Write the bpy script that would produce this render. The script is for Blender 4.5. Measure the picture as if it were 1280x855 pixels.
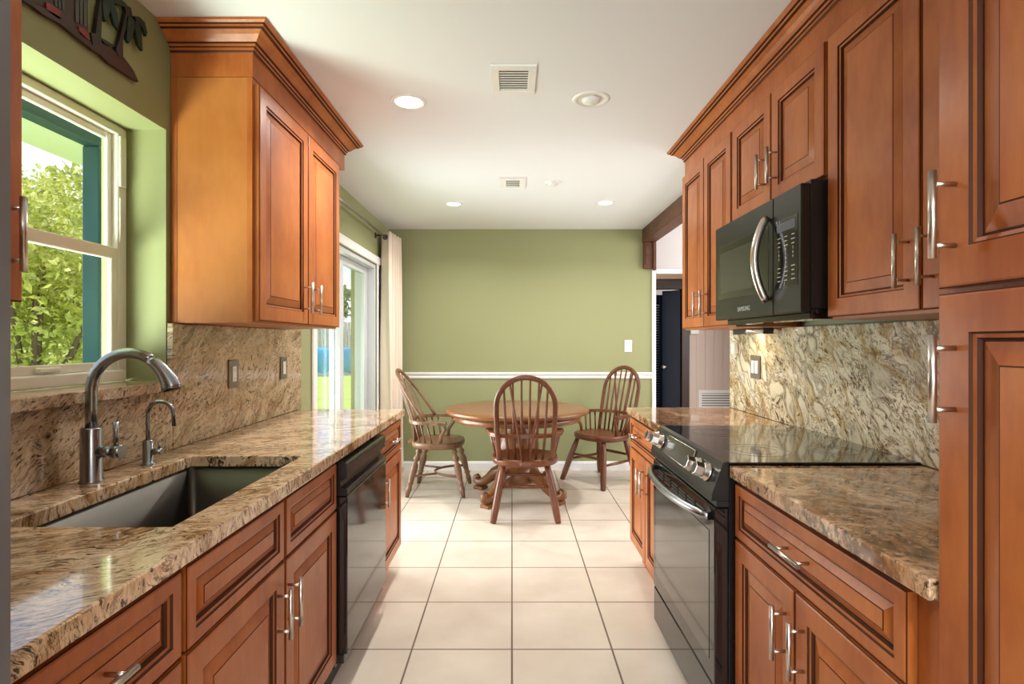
import bpy, bmesh, math, random
from mathutils import Vector, Matrix, noise
random.seed(7)
for o in list(bpy.data.objects): bpy.data.objects.remove(o)
S = bpy.context.scene
COL = S.collection
PI = math.pi

# ------------------------------------------------------------------ camera
cd = bpy.data.cameras.new('camera'); cam = bpy.data.objects.new('camera', cd); COL.objects.link(cam)
cd.sensor_width = 36; cd.lens = 36*690/1280; cd.clip_start = 0.02; cd.clip_end = 300
cam.location = (0, 0, 1.305); cam.rotation_euler = (PI/2, 0, 0)
S.camera = cam
# ------------------------------------------------------------------ exposure
vs = S.view_settings
vs.view_transform = 'Standard'; vs.look = 'None'; vs.gamma = 1; vs.use_curve_mapping = False
vs.exposure = 0.95
# ------------------------------------------------------------------ sky
W = bpy.data.worlds.new('sky'); S.world = W; W.use_nodes = True
nt = W.node_tree; nt.nodes.clear()
def N(nt, t, **k):
    n = nt.nodes.new(t)
    for a, b in k.items(): setattr(n, a, b)
    return n
out = N(nt, 'ShaderNodeOutputWorld'); bg = N(nt, 'ShaderNodeBackground')
tc = N(nt, 'ShaderNodeTexCoord'); sep = N(nt, 'ShaderNodeSeparateXYZ')
nz = N(nt, 'ShaderNodeTexNoise'); nz.inputs['Scale'].default_value = 3.2; nz.inputs['Detail'].default_value = 7
mp = N(nt, 'ShaderNodeMapping'); mp.inputs['Scale'].default_value = (1, 1, 2.6)
cr = N(nt, 'ShaderNodeValToRGB'); cr.color_ramp.elements[0].position = .38; cr.color_ramp.elements[1].position = .56
gr = N(nt, 'ShaderNodeValToRGB')
gr.color_ramp.elements[0].position = 0; gr.color_ramp.elements[0].color = (.62, .78, 1, 1)
gr.color_ramp.elements[1].position = .7; gr.color_ramp.elements[1].color = (.16, .36, .85, 1)
mx = N(nt, 'ShaderNodeMixRGB'); mx.inputs['Color2'].default_value = (1.0, 1.0, 1.02, 1)
L = nt.links.new
L(tc.outputs['Generated'], sep.inputs[0]); L(tc.outputs['Generated'], mp.inputs[0]); L(mp.outputs[0], nz.inputs['Vector'])
L(nz.outputs['Fac'], cr.inputs[0]); L(sep.outputs['Z'], gr.inputs[0]); L(cr.outputs[0], mx.inputs['Fac'])
L(gr.outputs[0], mx.inputs['Color1']); L(mx.outputs[0], bg.inputs[0]); L(bg.outputs[0], out.inputs[0])
bg.inputs[1].default_value = .80
# ------------------------------------------------------------------ sun
sd = bpy.data.lights.new('sun', 'SUN'); sd.energy = 3.0; sd.angle = .02; sd.color = (1, .94, .84)
so = bpy.data.objects.new('sun', sd); COL.objects.link(so)
so.rotation_euler = Vector((1.0, .42, -1.55)).to_track_quat('-Z', 'Y').to_euler()
def area(name, loc, direction, sx, sy, power, color=(1, 1, 1), spread=180):
    d = bpy.data.lights.new(name, 'AREA'); d.shape = 'RECTANGLE'; d.size = sx; d.size_y = sy
    d.energy = power; d.color = color; d.spread = math.radians(spread)
    o = bpy.data.objects.new(name, d); COL.objects.link(o); o.location = loc
    o.rotation_euler = Vector(direction).to_track_quat('-Z', 'Y').to_euler()
    return o
# sky portals at the kitchen window and the patio door, then area lamps
for nm, loc, a_, b_ in (('kitchen_window_portal', (-1.50, 1.565, 1.62), .9, .95), ('patio_door_portal', (-1.50, 4.32, 1.0), 1.6, 2.0)):
    p_ = area(nm, loc, (1, 0, 0), b_, a_, 1); p_.data.cycles.is_portal = True
area('added_rear_fill_lamp', (0, -3.2, 1.35), (.38, 1, .10), 2.2, 2.0, 70, (.86, .93, 1))  # unseen lamp added outside the rear wall opening to brighten the room
area('added_patio_bounce_lamp', (-2.0, .95, .75), (.55, .45, .8), .9, .9, 37, (.88, 1, .84), 140)  # added lamp standing in for patio bounce, brightens the window reveal
area('added_patio_bounce_lamp_door', (-2.05, 4.0, .85), (1, -.40, -.02), 1.8, 1.3, 50, (.93, .97, 1), 120)  # second added lamp, out of view by the patio door, lifts the right cabinets
area('daylight_side_room', (3.3, 4.0, 1.7), (-1, .1, -.1), 2.0, 1.6, 40, (1, .96, .93))

# ------------------------------------------------------------------ materials
def mat(name):
    m = bpy.data.materials.new(name); m.use_nodes = True
    return m, m.node_tree, m.node_tree.nodes['Principled BSDF']
def simple(name, col, rough=.5, metal=0, spec=.5, coat=0, bump=0, bscale=80, var=0, vscale=6):
    m, nt, b = mat(name)
    b.inputs['Base Color'].default_value = (*col, 1); b.inputs['Roughness'].default_value = rough
    b.inputs['Metallic'].default_value = metal; b.inputs['Specular IOR Level'].default_value = spec
    b.inputs['Coat Weight'].default_value = coat; b.inputs['Coat Roughness'].default_value = .12
    tc = N(nt, 'ShaderNodeTexCoord'); n = N(nt, 'ShaderNodeTexNoise'); n.inputs['Scale'].default_value = vscale
    nt.links.new(tc.outputs['Object'], n.inputs['Vector'])
    if var:
        mx = N(nt, 'ShaderNodeMixRGB'); mx.inputs[1].default_value = (*[c*(1-var) for c in col], 1)
        mx.inputs[2].default_value = (*[min(1, c*(1+var)) for c in col], 1)
        nt.links.new(n.outputs['Fac'], mx.inputs[0]); nt.links.new(mx.outputs[0], b.inputs['Base Color'])
    if bump:
        n2 = N(nt, 'ShaderNodeTexNoise'); n2.inputs['Scale'].default_value = bscale; n2.inputs['Detail'].default_value = 4
        bp = N(nt, 'ShaderNodeBump'); bp.inputs['Strength'].default_value = bump; bp.inputs['Distance'].default_value = .002
        nt.links.new(tc.outputs['Object'], n2.inputs['Vector']); nt.links.new(n2.outputs['Fac'], bp.inputs['Height'])
        nt.links.new(bp.outputs[0], b.inputs['Normal'])
    return m
def emit(name, col, s):
    m, nt, b = mat(name)
    b.inputs['Base Color'].default_value = (*col, 1); b.inputs['Emission Color'].default_value = (*col, 1)
    b.inputs['Emission Strength'].default_value = s
    return m
def ramp(nt, stops):
    r = N(nt, 'ShaderNodeValToRGB'); e = r.color_ramp.elements
    e[0].position, e[0].color = stops[0][0], (*stops[0][1], 1)
    e[1].position, e[1].color = stops[1][0], (*stops[1][1], 1)
    for p, c in stops[2:]:
        x = e.new(p); x.color = (*c, 1)
    return r
def wood(name, dark, light, rough=.36, stretch=(9, 9, 1.1), coat=.08, scale=1.0, fine=.5):
    m, nt, b = mat(name)
    tc = N(nt, 'ShaderNodeTexCoord'); mp = N(nt, 'ShaderNodeMapping'); mp.inputs['Scale'].default_value = stretch
    n1 = N(nt, 'ShaderNodeTexNoise'); n1.inputs['Scale'].default_value = 1.6*scale; n1.inputs['Detail'].default_value = 5; n1.inputs['Distortion'].default_value = .6
    n2 = N(nt, 'ShaderNodeTexNoise'); n2.inputs['Scale'].default_value = 14*scale; n2.inputs['Detail'].default_value = 6
    n3 = N(nt, 'ShaderNodeTexNoise'); n3.inputs['Scale'].default_value = 5; n3.inputs['Detail'].default_value = 2
    L = nt.links.new
    L(tc.outputs['Object'], mp.inputs[0]); L(mp.outputs[0], n1.inputs['Vector']); L(mp.outputs[0], n2.inputs['Vector']); L(tc.outputs['Object'], n3.inputs['Vector'])
    a = N(nt, 'ShaderNodeMath', operation='MULTIPLY_ADD'); a.inputs[1].default_value = fine; L(n2.outputs['Fac'], a.inputs[0])
    a2 = N(nt, 'ShaderNodeMath', operation='MULTIPLY_ADD'); a2.inputs[1].default_value = .55; L(n1.outputs['Fac'], a2.inputs[0])
    a3 = N(nt, 'ShaderNodeMath', operation='MULTIPLY'); a3.inputs[1].default_value = .5; L(n3.outputs['Fac'], a3.inputs[0])
    L(a3.outputs[0], a2.inputs[2]); L(a2.outputs[0], a.inputs[2])
    r = ramp(nt, [(.45, dark), (.95, light)]); L(a.outputs[0], r.inputs[0]); L(r.outputs[0], b.inputs['Base Color'])
    b.inputs['Roughness'].default_value = rough; b.inputs['Specular IOR Level'].default_value = .35; b.inputs['Coat Weight'].default_value = coat; b.inputs['Coat Roughness'].default_value = .15
    return m
def granite(name, rot, stretch, cream, tan, brown, black, vein=.5, clast=False, rough=.08, dk=0):
    m, nt, b = mat(name); L = nt.links.new
    tc = N(nt, 'ShaderNodeTexCoord'); mr = N(nt, 'ShaderNodeMapping'); mr.inputs['Rotation'].default_value = rot
    ms = N(nt, 'ShaderNodeMapping'); ms.inputs['Scale'].default_value = stretch
    wn = N(nt, 'ShaderNodeTexNoise'); wn.inputs['Scale'].default_value = 3.5; wn.inputs['Detail'].default_value = 3
    wv = N(nt, 'ShaderNodeVectorMath', operation='MULTIPLY_ADD'); wv.inputs[1].default_value = (.22, .22, .22)
    L(tc.outputs['Object'], wn.inputs['Vector']); L(wn.outputs['Color'], wv.inputs[0]); L(tc.outputs['Object'], wv.inputs[2])
    L(wv.outputs[0], mr.inputs[0]); L(mr.outputs[0], ms.inputs[0]); V = ms.outputs[0]
    def nz(sc, det, rgh=.55, vec=V, dist=0):
        n = N(nt, 'ShaderNodeTexNoise'); n.inputs['Scale'].default_value = sc; n.inputs['Detail'].default_value = det
        n.inputs['Roughness'].default_value = rgh; n.inputs['Distortion'].default_value = dist; L(vec, n.inputs['Vector']); return n
    base = nz(5, 8, .65, dist=.6)
    r0 = ramp(nt, [(.33+dk, brown), (.43+dk, tan), (.52+dk, cream), (.66+dk, tuple(min(1, c*1.12) for c in cream))]); L(base.outputs['Fac'], r0.inputs[0])
    cur = r0.outputs[0]
    def over(cur, fac, col):
        x = N(nt, 'ShaderNodeMixRGB'); L(fac, x.inputs[0]); L(cur, x.inputs[1]); x.inputs[2].default_value = (*col, 1); return x.outputs[0]
    # grey-warm drift
    dr = nz(2.2, 3, vec=tc.outputs['Object']); rr = ramp(nt, [(.45, (0, 0, 0)), (.7, (.55, .55, .55))]); L(dr.outputs['Fac'], rr.inputs[0])
    cur = over(cur, rr.outputs[0], tuple(.5*(a+b_) for a, b_ in zip(cream, tan)))
    for sc, wdt, st, col in ((7, .030, vein, brown), (16, .035, vein*.9, black), (30, .05, vein*.6, brown)):
        n = nz(sc, 5, .6); s = N(nt, 'ShaderNodeMath', operation='SUBTRACT'); s.inputs[1].default_value = .5; L(n.outputs['Fac'], s.inputs[0])
        ab = N(nt, 'ShaderNodeMath', operation='ABSOLUTE'); L(s.outputs[0], ab.inputs[0])
        r = ramp(nt, [(0, (st,)*3), (wdt, (0, 0, 0))]); L(ab.outputs[0], r.inputs[0])
        msk = nz(sc*.35, 2); rm = ramp(nt, [(.42, (0, 0, 0)), (.6, (1, 1, 1))]); L(msk.outputs['Fac'], rm.inputs[0])
        mm = N(nt, 'ShaderNodeMath', operation='MULTIPLY'); L(r.outputs[0], mm.inputs[0]); L(rm.outputs[0], mm.inputs[1])
        cur = over(cur, mm.outputs[0], col)
    sp = nz(42, 3, .6); rs = ramp(nt, [(.57, (0, 0, 0)), (.63, (.92, .92, .92))]); L(sp.outputs['Fac'], rs.inputs[0]); cur = over(cur, rs.outputs[0], black)
    sp2 = nz(70, 2, .5, vec=tc.outputs['Object']); rs2 = ramp(nt, [(.60, (0, 0, 0)), (.68, (.6, .6, .6))]); L(sp2.outputs['Fac'], rs2.inputs[0]); cur = over(cur, rs2.outputs[0], cream)
    if clast:
        vd = nz(9, 6, .7); va = N(nt, 'ShaderNodeVectorMath', operation='MULTIPLY_ADD'); va.inputs[1].default_value = (.095, .095, .095)
        L(vd.outputs['Color'], va.inputs[0]); L(V, va.inputs[2])
        for vsc, sel in ((5.0, .42), (8.5, .5)):
            vo = N(nt, 'ShaderNodeTexVoronoi'); vo.inputs['Scale'].default_value = vsc; L(va.outputs[0], vo.inputs['Vector'])
            sc_ = N(nt, 'ShaderNodeSeparateColor'); L(vo.outputs['Color'], sc_.inputs[0])
            pick = ramp(nt, [(sel, (0, 0, 0)), (sel+.03, (1, 1, 1))]); L(sc_.outputs[0], pick.inputs[0])
            ar = nz(1.7, 2, vec=tc.outputs['Object']); rar = ramp(nt, [(.40, (0, 0, 0)), (.52, (1, 1, 1))]); L(ar.outputs['Fac'], rar.inputs[0])
            pk = N(nt, 'ShaderNodeMath', operation='MULTIPLY'); L(pick.outputs[0], pk.inputs[0]); L(rar.outputs[0], pk.inputs[1])
            rim = ramp(nt, [(.36, (.6, .6, .6)), (.52, (0, 0, 0))]); L(vo.outputs['Distance'], rim.inputs[0])
            m1 = N(nt, 'ShaderNodeMath', operation='MULTIPLY'); L(pk.outputs[0], m1.inputs[0]); L(rim.outputs[0], m1.inputs[1]); cur = over(cur, m1.outputs[0], black)
            core = ramp(nt, [(.28, (.78, .78, .78)), (.38, (0, 0, 0))]); L(vo.outputs['Distance'], core.inputs[0])
            m2 = N(nt, 'ShaderNodeMath', operation='MULTIPLY'); L(pk.outputs[0], m2.inputs[0]); L(core.outputs[0], m2.inputs[1]); cur = over(cur, m2.outputs[0], tuple(min(1, c*1.08) for c in cream))
    L(cur, b.inputs['Base Color']); b.inputs['Roughness'].default_value = rough; b.inputs['Coat Weight'].default_value = .3; b.inputs['Coat Roughness'].default_value = .03
    return m

M = {}
M['cab'] = wood('maple_stain', (.30, .068, .013), (.56, .182, .042), stretch=(5, 5, 1.4), fine=.25)
M['cab_panel'] = wood('maple_stain_panel', (.31, .072, .014), (.57, .19, .045), stretch=(3.5, 3.5, 1.2), fine=.25)
M['side'] = wood('maple_side_veneer', (.37, .115, .026), (.52, .19, .05), stretch=(3.5, 3.5, 1.2), fine=.25)
M['glaze'] = simple('dark_glaze', (.06, .018, .007), .55, spec=.15)
M['inside'] = simple('cabinet_shadow_gap', (.05, .02, .01), .6)
M['steel'] = simple('brushed_nickel', (.62, .58, .53), .28, 1)
M['steel2'] = simple('brushed_steel', (.33, .345, .37), .25, 1, var=.15, vscale=3)
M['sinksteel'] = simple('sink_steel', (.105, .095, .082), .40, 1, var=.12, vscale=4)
M['fridge'] = simple('grey_steel', (.23, .24, .26), .38, .75)
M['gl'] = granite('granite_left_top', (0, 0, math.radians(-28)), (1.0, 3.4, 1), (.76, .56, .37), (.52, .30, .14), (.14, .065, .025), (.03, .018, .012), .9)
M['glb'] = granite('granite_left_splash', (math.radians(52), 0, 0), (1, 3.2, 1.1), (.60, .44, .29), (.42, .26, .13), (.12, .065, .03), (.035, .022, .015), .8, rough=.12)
M['gr'] = granite('granite_right_top', (0, 0, math.radians(35)), (1.2, 1.6, 1), (.66, .43, .26), (.43, .22, .095), (.13, .062, .026), (.045, .025, .014), 1.0, dk=.045)
M['grb'] = granite('granite_right_splash', (math.radians(45), 0, 0), (1, 2.4, 1.0), (.74, .66, .49), (.46, .31, .14), (.16, .09, .035), (.06, .038, .022), .95, clast=True, rough=.1)
M['wall'] = simple('olive_paint', (.285, .292, .140), .62, bump=.12, bscale=160)
M['white'] = simple('white_paint', (.80, .79, .76), .4)
M['vinyl'] = simple('ivory_vinyl', (.86, .82, .75), .35)
M['doorwhite'] = simple('door_aluminium', (.55, .57, .58), .4)
M['ceil'] = simple('ceiling_paint', (.77, .78, .80), .75, bump=.08, bscale=120)
M['black'] = simple('black_glass', (.012, .012, .013), .06, 0, .6, coat=.5)
M['bss'] = simple('black_stainless', (.085, .084, .088), .07, .9)
M['bss_d'] = simple('black_stainless_dark', (.022, .019, .018), .22, .4)
M['mwfront'] = simple('black_stainless_front', (.022, .022, .019), .26, .3)
M['blackp'] = simple('black_plastic', (.015, .014, .014), .35)
M['win'] = simple('oven_window', (.06, .062, .048), .12, 0, .6)
M['chrome'] = simple('polished_steel', (.66, .61, .56), .24, 1)
M['plate'] = simple('nickel_plate', (.26, .215, .17), .38, .8)
M['switch'] = simple('white_plastic', (.82, .81, .78), .3)
M['oak'] = wood('chair_oak', (.05, .015, .006), (.17, .052, .018), rough=.35, stretch=(6, 6, 1.2), coat=.12)
M['oakt'] = wood('table_oak', (.085, .030, .009), (.22, .083, .025), rough=.3, stretch=(1.0, 7, 7), coat=.15)
M['oakg'] = wood('weathered_oak', (.08, .035, .018), (.24, .125, .068), rough=.4, stretch=(6, 6, 1.2), coat=.12)
M['beam'] = wood('dark_beam', (.045, .018, .010), (.15, .06, .028), rough=.5, stretch=(7, .9, 7), coat=0)
M['darktrim'] = simple('dark_door_trim', (.045, .022, .014), .4, var=.3)
M['navy'] = simple('navy_door', (.012, .022, .042), .22, coat=.4)
M['panelling'] = simple('beige_panelling', (.64, .52, .45), .5)
M['greywall'] = simple('pale_grey_paint', (.60, .57, .57), .6)
M['tan'] = simple('tan_wood_strip', (.62, .42, .27), .5)
M['teal'] = simple('teal_paint', (.003, .045, .062), .4, var=.15)
M['curtain'] = simple('cream_curtain', (.78, .66, .54), .85, bump=.2, bscale=300)
M['bronze'] = simple('dark_bronze', (.04, .03, .025), .35, .8)
M['rod'] = simple('brushed_rod', (.33, .30, .26), .3, .9)
M['lamp'] = emit('lamp_glow', (1, .93, .80), 9)
M['soffit'] = simple('pale_soffit', (.55, .58, .50), .7)
M['ext'] = simple('exterior_green_paint', (.42, .55, .25), .6)

def glass_mat(name, tint=(.97, .99, .98)):
    m, nt, b = mat(name)
    o = nt.nodes['Material Output']
    t = N(nt, 'ShaderNodeBsdfTransparent'); t.inputs[0].default_value = (*tint, 1)
    g = N(nt, 'ShaderNodeBsdfGlossy'); g.inputs['Roughness'].default_value = .02
    lw = N(nt, 'ShaderNodeLayerWeight'); lw.inputs[0].default_value = .5; L = nt.links.new
    pw = N(nt, 'ShaderNodeMath', operation='POWER'); pw.inputs[1].default_value = 5; L(lw.outputs['Facing'], pw.inputs[0])
    f = N(nt, 'ShaderNodeMath', operation='MULTIPLY_ADD'); f.inputs[1].default_value = .7; f.inputs[2].default_value = .025; L(pw.outputs[0], f.inputs[0])
    mx = N(nt, 'ShaderNodeMixShader')
    L(f.outputs[0], mx.inputs[0]); L(t.outputs[0], mx.inputs[1]); L(g.outputs[0], mx.inputs[2]); L(mx.outputs[0], o.inputs[0])
    return m
M['glass'] = glass_mat('window_glass')

def tile_mat():
    m, nt, b = mat('ceramic_floor_tile'); L = nt.links.new
    tc = N(nt, 'ShaderNodeTexCoord'); sx = N(nt, 'ShaderNodeSeparateXYZ'); L(tc.outputs['Object'], sx.inputs[0])
    T = .4250; ds = []
    for ax, off in (('X', 0), ('Y', 2.3445)):
        a = N(nt, 'ShaderNodeMath', operation='SUBTRACT'); a.inputs[1].default_value = off - 40*T; L(sx.outputs[ax], a.inputs[0])
        d = N(nt, 'ShaderNodeMath', operation='DIVIDE'); d.inputs[1].default_value = T; L(a.outputs[0], d.inputs[0])
        fr = N(nt, 'ShaderNodeMath', operation='FRACT'); L(d.outputs[0], fr.inputs[0])
        s = N(nt, 'ShaderNodeMath', operation='SUBTRACT'); s.inputs[1].default_value = .5; L(fr.outputs[0], s.inputs[0])
        ab = N(nt, 'ShaderNodeMath', operation='ABSOLUTE'); L(s.outputs[0], ab.inputs[0]); ds.append(ab)
    mxm = N(nt, 'ShaderNodeMath', operation='MAXIMUM'); L(ds[0].outputs[0], mxm.inputs[0]); L(ds[1].outputs[0], mxm.inputs[1])
    r = ramp(nt, [(.4895, (0, 0, 0)), (.4925, (1, 1, 1))]); L(mxm.outputs[0], r.inputs[0])
    n = N(nt, 'ShaderNodeTexNoise'); n.inputs['Scale'].default_value = 3; n.inputs['Detail'].default_value = 6; L(tc.outputs['Object'], n.inputs['Vector'])
    c = ramp(nt, [(.3, (.58, .49, .40)), (.7, (.70, .61, .51))]); L(n.outputs['Fac'], c.inputs[0])
    mx = N(nt, 'ShaderNodeMixRGB'); L(r.outputs[0], mx.inputs[0]); L(c.outputs[0], mx.inputs[1]); mx.inputs[2].default_value = (.16, .11, .08, 1)
    L(mx.outputs[0], b.inputs['Base Color'])
    rr = N(nt, 'ShaderNodeMath', operation='MULTIPLY_ADD'); rr.inputs[1].default_value = .5; rr.inputs[2].default_value = .26; L(r.outputs[0], rr.inputs[0]); L(rr.outputs[0], b.inputs['Roughness'])
    iv = N(nt, 'ShaderNodeMath', operation='SUBTRACT'); iv.inputs[0].default_value = 1; L(r.outputs[0], iv.inputs[1])
    bp = N(nt, 'ShaderNodeBump'); bp.inputs['Strength'].default_value = .5; bp.inputs['Distance'].default_value = .003; L(iv.outputs[0], bp.inputs['Height']); L(bp.outputs[0], b.inputs['Normal'])
    return m
M['tile'] = tile_mat()
def leaf_mat(name, a, b_, c):
    m, nt, b = mat(name); L = nt.links.new
    tc = N(nt, 'ShaderNodeTexCoord'); n = N(nt, 'ShaderNodeTexNoise'); n.inputs['Scale'].default_value = 5.5; n.inputs['Detail'].default_value = 8; n.inputs['Roughness'].default_value = .8
    r = ramp(nt, [(.36, a), (.5, b_), (.64, c)]); L(tc.outputs['Object'], n.inputs['Vector']); L(n.outputs['Fac'], r.inputs[0]); L(r.outputs[0], b.inputs['Base Color'])
    b.inputs['Roughness'].default_value = .5
    o = nt.nodes['Material Output']; tr = N(nt, 'ShaderNodeBsdfTranslucent'); L(r.outputs[0], tr.inputs[0]); mx = N(nt, 'ShaderNodeMixShader'); mx.inputs[0].default_value = .35
    L(b.outputs[0], mx.inputs[1]); L(tr.outputs[0], mx.inputs[2]); L(mx.outputs[0], o.inputs[0])
    return m
M['leaf'] = leaf_mat('hedge_leaves', (.14, .20, .03), (.52, .56, .12), (.85, .80, .36))
M['leaf2'] = leaf_mat('tree_leaves', (.05, .12, .03), (.20, .34, .08), (.45, .55, .18))
M['bark'] = simple('bark', (.16, .11, .08), .9, var=.3)
M['grass'] = simple('lawn_grass', (.36, .50, .10), .9, bump=.6, bscale=60, var=.35, vscale=1.2)
M['fencew'] = simple('pale_fence', (.42, .41, .38), .7)
M['poolblue'] = simple('blue_pool_cover', (.04, .33, .60), .35, bump=.8, bscale=4, var=.35, vscale=3)
M['poolwall'] = simple('pool_wall', (.45, .55, .62), .5)

# ------------------------------------------------------------------ mesh helpers
def merge(bm, tb):
    me = bpy.data.meshes.new('t'); tb.to_mesh(me); tb.free(); bm.from_mesh(me); bpy.data.meshes.remove(me)
def box(bm, lo, hi, bev=0, mi=0, seg=1, M4=None):
    tb = bmesh.new(); bmesh.ops.create_cube(tb, size=1)
    lo, hi = Vector([min(a, b) for a, b in zip(lo, hi)]), Vector([max(a, b) for a, b in zip(lo, hi)])
    for v in tb.verts: v.co = Vector([(lo[i]+hi[i])/2 + v.co[i]*(hi[i]-lo[i]) for i in range(3)])
    if bev: bmesh.ops.bevel(tb, geom=tb.edges[:], offset=bev, segments=seg, affect='EDGES')
    for f in tb.faces: f.material_index = mi
    if M4: bmesh.ops.transform(tb, matrix=M4, verts=tb.verts)
    merge(bm, tb)
def tube(bm, pts, r, seg=12, mi=0, flat=1.0, caps=True, up=None):
    pts = [Vector(p) for p in pts]; n = len(pts)
    rs = r if isinstance(r, (list, tuple)) else [r]*n
    rings = []; prev = None
    for i, p in enumerate(pts):
        t = (pts[min(i+1, n-1)]-pts[max(i-1, 0)]).normalized()
        if prev is None:
            a = Vector(up) if up else (Vector((0, 0, 1)) if abs(t.z) < .9 else Vector((1, 0, 0)))
        else: a = prev
        x = (a - t*a.dot(t)).normalized(); y = t.cross(x); prev = x
        rings.append([bm.verts.new(p + (x*math.cos(2*PI*k/seg)*flat + y*math.sin(2*PI*k/seg))*rs[i]) for k in range(seg)])
    for a, b in zip(rings, rings[1:]):
        for k in range(seg):
            f = bm.faces.new((a[k], a[(k+1) % seg], b[(k+1) % seg], b[k])); f.smooth = True; f.material_index = mi
    if caps:
        bm.faces.new(rings[0][::-1]).material_index = mi; bm.faces.new(rings[-1]).material_index = mi
def cyl(bm, p0, p1, r0, r1=None, seg=16, mi=0): tube(bm, [p0, p1], [r0, r0 if r1 is None else r1], seg, mi)
def lathe(bm, prof, c=(0, 0, 0), axis=(0, 0, 1), seg=32, mi=0, smooth=True):
    c = Vector(c); q = Vector((0, 0, 1)).rotation_difference(Vector(axis).normalized()); rings = []
    for r, z in prof:
        rings.append([bm.verts.new(c + q @ Vector((max(r, 1e-5)*math.cos(2*PI*k/seg), max(r, 1e-5)*math.sin(2*PI*k/seg), z))) for k in range(seg)])
    for a, b in zip(rings, rings[1:]):
        for k in range(seg):
            f = bm.faces.new((a[k], a[(k+1) % seg], b[(k+1) % seg], b[k])); f.smooth = smooth; f.material_index = mi
def prism(bm, poly, d0, d1, place, mi=0):
    """poly of 2-D points swept from depth d0 to d1; place(u, v, d) -> point"""
    a = [bm.verts.new(place(u, v, d0)) for u, v in poly]; b = [bm.verts.new(place(u, v, d1)) for u, v in poly]
    n = len(poly)
    for k in range(n): bm.faces.new((a[k], a[(k+1) % n], b[(k+1) % n], b[k])).material_index = mi
    bm.faces.new(a[::-1]).material_index = mi; bm.faces.new(b).material_index = mi
def sweep(bm, path, prof, mi=0, gl=()):
    """path: list of (x,y); prof: (proj, z), projection to the right-hand side of travel, mitred"""
    n = len(path); rings = []
    for i, p in enumerate(path):
        p = Vector(p); ds = []
        if i > 0: ds.append((p-Vector(path[i-1])).normalized())
        if i < n-1: ds.append((Vector(path[i+1])-p).normalized())
        ns = [Vector((d.y, -d.x)) for d in ds]
        if len(ns) == 2:
            m = (ns[0]+ns[1]).normalized(); m = m/max(.2, m.dot(ns[0]))
        else: m = ns[0]
        rings.append([bm.verts.new((p.x+m.x*pr, p.y+m.y*pr, z)) for pr, z in prof])
    k = len(prof)
    for a, b in zip(rings, rings[1:]):
        for j in range(k): bm.faces.new((a[j], a[(j+1) % k], b[(j+1) % k], b[j])).material_index = 1 if j in gl else mi
    bm.faces.new(rings[0]).material_index = mi; bm.faces.new(rings[-1][::-1]).material_index = mi
def link(name, bm, mats, parent=None, origin=None, bevel=0, smooth=False):
    bmesh.ops.recalc_face_normals(bm, faces=bm.faces[:])
    me = bpy.data.meshes.new(name)
    org = Vector(origin) if origin is not None else (Vector((0, 0, 0)) if parent is not None else None)
    if parent is not None and origin is None and 'wo' in parent: org = Vector(parent['wo'])
    if org is None:
        xs = [v.co for v in bm.verts]
        org = Vector([(min(c[i] for c in xs)+max(c[i] for c in xs))/2 for i in range(3)]) if xs else Vector((0, 0, 0))
        org.z = min(c.z for c in xs)
    if parent is None or origin is not None or 'wo' in parent:
        bmesh.ops.translate(bm, vec=-org, verts=bm.verts)
    if smooth:
        for f in bm.faces: f.smooth = True
    bm.to_mesh(me); bm.free()
    for m in (mats if isinstance(mats, (list, tuple)) else [mats]): me.materials.append(M[m])
    o = bpy.data.objects.new(name, me); COL.objects.link(o)
    if parent is None: o.location = org
    else: o.parent = parent
    if bevel:
        b = o.modifiers.new('bevel', 'BEVEL'); b.width = bevel; b.segments = 2; b.limit_method = 'ANGLE'; b.angle_limit = .8
    return o
ORG = {}
def thing(name, label, cat, loc, group=None, rz=0, world=True):
    """Empty at the base; with world=True its parts are given in world coordinates"""
    o = bpy.data.objects.new(name, None); COL.objects.link(o); o.location = loc; o.rotation_euler = (0, 0, rz)
    o.empty_display_size = .1
    o['label'] = label; o['category'] = cat
    if group: o['group'] = group
    ORG[o] = Vector(loc) if world else Vector((0, 0, 0))
    return o
def part(name, bm, mats, parent, label=None, **k):
    """world-coordinate mesh placed under parent (thing or part)"""
    root = parent
    while root.parent: root = root.parent
    w = ORG.get(root, root.location.copy() if root.type == 'MESH' else Vector((0, 0, 0)))
    bmesh.ops.translate(bm, vec=-w, verts=bm.verts)
    me = bpy.data.meshes.new(name); bmesh.ops.recalc_face_normals(bm, faces=bm.faces[:])
    if k.get('smooth'):
        for f in bm.faces: f.smooth = True
    bm.to_mesh(me); bm.free()
    for m in (mats if isinstance(mats, (list, tuple)) else [mats]): me.materials.append(M[m])
    o = bpy.data.objects.new(name, me); COL.objects.link(o); o.parent = parent
    if k.get('bevel'):
        b = o.modifiers.new('bevel', 'BEVEL'); b.width = k['bevel']; b.segments = 2; b.limit_method = 'ANGLE'; b.angle_limit = .8
    if label: o['label'] = label
    return o
def tag(o, label, cat, group=None, kind=None):
    o['label'] = label; o['category'] = cat
    if group: o['group'] = group
    if kind: o['kind'] = kind
    return o
def struct(name, bm, mats, label=None, origin=(0, 0, 0), **k):
    o = link(name, bm, mats, origin=origin, **k); o['kind'] = 'structure'
    if label: o['label'] = label
    return o
def BM(): return bmesh.new()
def B(*boxes, bev=0):
    bm = BM()
    for lo, hi in boxes: box(bm, lo, hi, bev)
    return bm

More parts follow.
